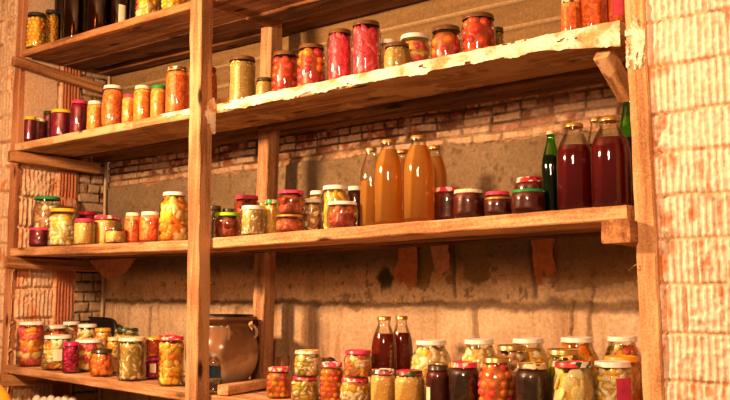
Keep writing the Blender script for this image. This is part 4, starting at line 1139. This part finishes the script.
scrap('torn_scrap', [(531, 236), (556, 236), (552, 252), (556, 270), (551, 278), (545, 270), (543, 283), (536, 283), (533, 262)], YB-.015, (.62, .24, .09), 'two-pronged reddish brown scrap on back wall, nearest the right post', seed=3, group=GS)
scrap('hanging_cloth', [(88, 260), (136, 258), (130, 268), (114, 281), (104, 276)], .40, (.62, .28, .13), 'brown cloth corner hanging below the middle shelf near end wall', fold=.01, seed=4, cat='cloth')
# conduit in the corner
def tube(pts, r, seg=10):
    v = []; f = []
    for i, p in enumerate(pts):
        p = Vector(p); d = (Vector(pts[min(i+1, len(pts)-1)])-Vector(pts[max(0, i-1)])).normalized()
        a = d.orthogonal().normalized(); b = d.cross(a)
        for k in range(seg):
            t = 2*PI*k/seg; v.append(tuple(p+a*r*math.cos(t)+b*r*math.sin(t)))
    for i in range(len(pts)-1):
        for k in range(seg):
            k2 = (k+1) % seg; f.append((i*seg+k, i*seg+k2, (i+1)*seg+k2, (i+1)*seg+k))
    f.append(tuple(reversed(range(seg)))); f.append(tuple(range((len(pts)-1)*seg, len(pts)*seg)))
    return v, f
v, f = tube([(XS+.03+.004*math.sin(k), YB-.02, .0+k*.15) for k in range(18)], .008)
o = solid('conduit', v, f, plain('painted_conduit', (.5, .38, .22), .6), 'thin upright conduit in the corner where end wall meets back wall', 'pipe')
# splinter on the right post
v, f = tube([P(629, 270, .0), P(633, 267, -.02), P(636, 264.5, -.012)], .0022, 6)
o = solid('wood_splinter', v, f, W_POST2, 'pale splinter sticking out from the left edge of right post', 'splinter')
# lower shelf with eggs, seen under the left bay
zE = .50
tag(beam('shelf_board', (XS+.01, .18, zE), (-2.72, .18, zE-.005), .36, .03, W_BACK, None, seed=61), 'dark plank under the left bay, below the bottom shelf, carrying the egg tray', 'shelf board', 'plank shelf boards')
for i in range(6):
    c = P(37+i*7.2, 396, .14)
    v0, f0 = ico(3); rr = random.Random(i)
    v = [(q[0]*.024, q[1]*.023, q[2]*(.032 if q[2] > 0 else .027)) for q in v0]
    zc_ = P(37+i*7.2, 396+(i % 2)*1.5, .14).z-.026
    # eggs stand in a cardboard tray
    o = link('egg', mesh_from('egg', v, [tuple(x) for x in f0], [plain('egg_shell', (.82, .74, .62), .5)]), loc=(c.x, .14, zc_)); tag(o, 'white egg in the cardboard tray under the bottom shelf, left bay', 'egg', 'eggs in the tray')
    if i == 0: eg0 = (c.x, zc_)
    eg1 = (c.x, zc_)
mb = MB(); x0, x1 = eg0[0]-.05, eg1[0]+.05; z0 = min(eg0[1], eg1[1])-.034; nn = 60; v = []; f = []
for j in range(13):
    for i in range(nn+1):
        x = x0+(x1-x0)*i/nn; y = .08+.12*j/12; per = (eg1[0]-eg0[0])/5
        v.append((x, y, z0+.006-.0*j+.010*(1-math.cos(2*PI*(x-eg0[0])/per))*.5+.012*abs(j-6)/6))
for j in range(12):
    for i in range(nn): k = j*(nn+1)+i; f.append((k, k+1, k+nn+2, k+nn+1))
o = solid('egg_tray', v, f, plain('grey_cardboard', (.32, .25, .17), .9), 'grey cardboard egg tray under the bottom shelf, left bay', 'egg tray')
o.modifiers.new('thickness', 'SOLIDIFY').thickness = .003
# box that carries the tray
bz = z0-.002; 
o = beam('wooden_crate', (x0+.0, .14, (bz+zE+.022)/2), (x1, .14, (bz+zE+.022)/2), .15, max(.012, bz-zE-.034), W_BACK, None, seed=62, jit=.001); tag(o, 'low dark wooden box under the egg tray', 'box')
# yellow sack in the lower left corner, in front of the shelving
c = P(-8, 404, -.28)
v0, f0 = ico(4); v = []
for q in v0:
    d = 1+.10*mnoise.noise(Vector(q*2.5))+.05*math.sin(q[0]*9+q[2]*4)
    v.append((q[0]*.15*d, q[1]*.12*d, (q[2]*.5+.5)*c.z*1.0*(1+.02*d)+0))
zmax = max(q[2] for q in v); k = (P(-6, 382, -.28).z)/zmax
v = [(a, b, z*k) for a, b, z in v]
o = link('sack', mesh_from('sack', v, [tuple(x) for x in f0], [plain('yellow_fabric', (.85, .42, .03), .75)]), loc=(c.x, -.28, .0)); tag(o, 'yellow cloth sack standing in front of the shelving at lower left', 'sack')

# ------------------------------------------------------------------ light
def area(name, loc, target, size, sy, energy, col):
    ld = bpy.data.lights.new(name, 'AREA'); ld.shape = 'RECTANGLE'; ld.size = size; ld.size_y = sy; ld.energy = energy; ld.color = col
    o = bpy.data.objects.new(name, ld); COL.objects.link(o); o.location = loc
    o.rotation_euler = (Vector(target)-Vector(loc)).to_track_quat('-Z', 'Y').to_euler(); return o
area('lamp_main', (-2.85, -1.85, 2.08), (-1.9, .2, 1.2), .2, .2, 120, (1, .60, .33))
area('lamp_fill', (-.55, -2.0, 1.95), (-1.6, .2, 1.2), .2, .3, 38, (1, .60, .33))
w = bpy.data.worlds.new('world'); SC.world = w; w.use_nodes = True
w.node_tree.nodes['Background'].inputs[0].default_value = (1, .50, .22, 1); w.node_tree.nodes['Background'].inputs[1].default_value = .19
SC.view_settings.view_transform = 'Standard'
SC.view_settings.look = 'None'
SC.view_settings.exposure = .12
SC.view_settings.gamma = .93
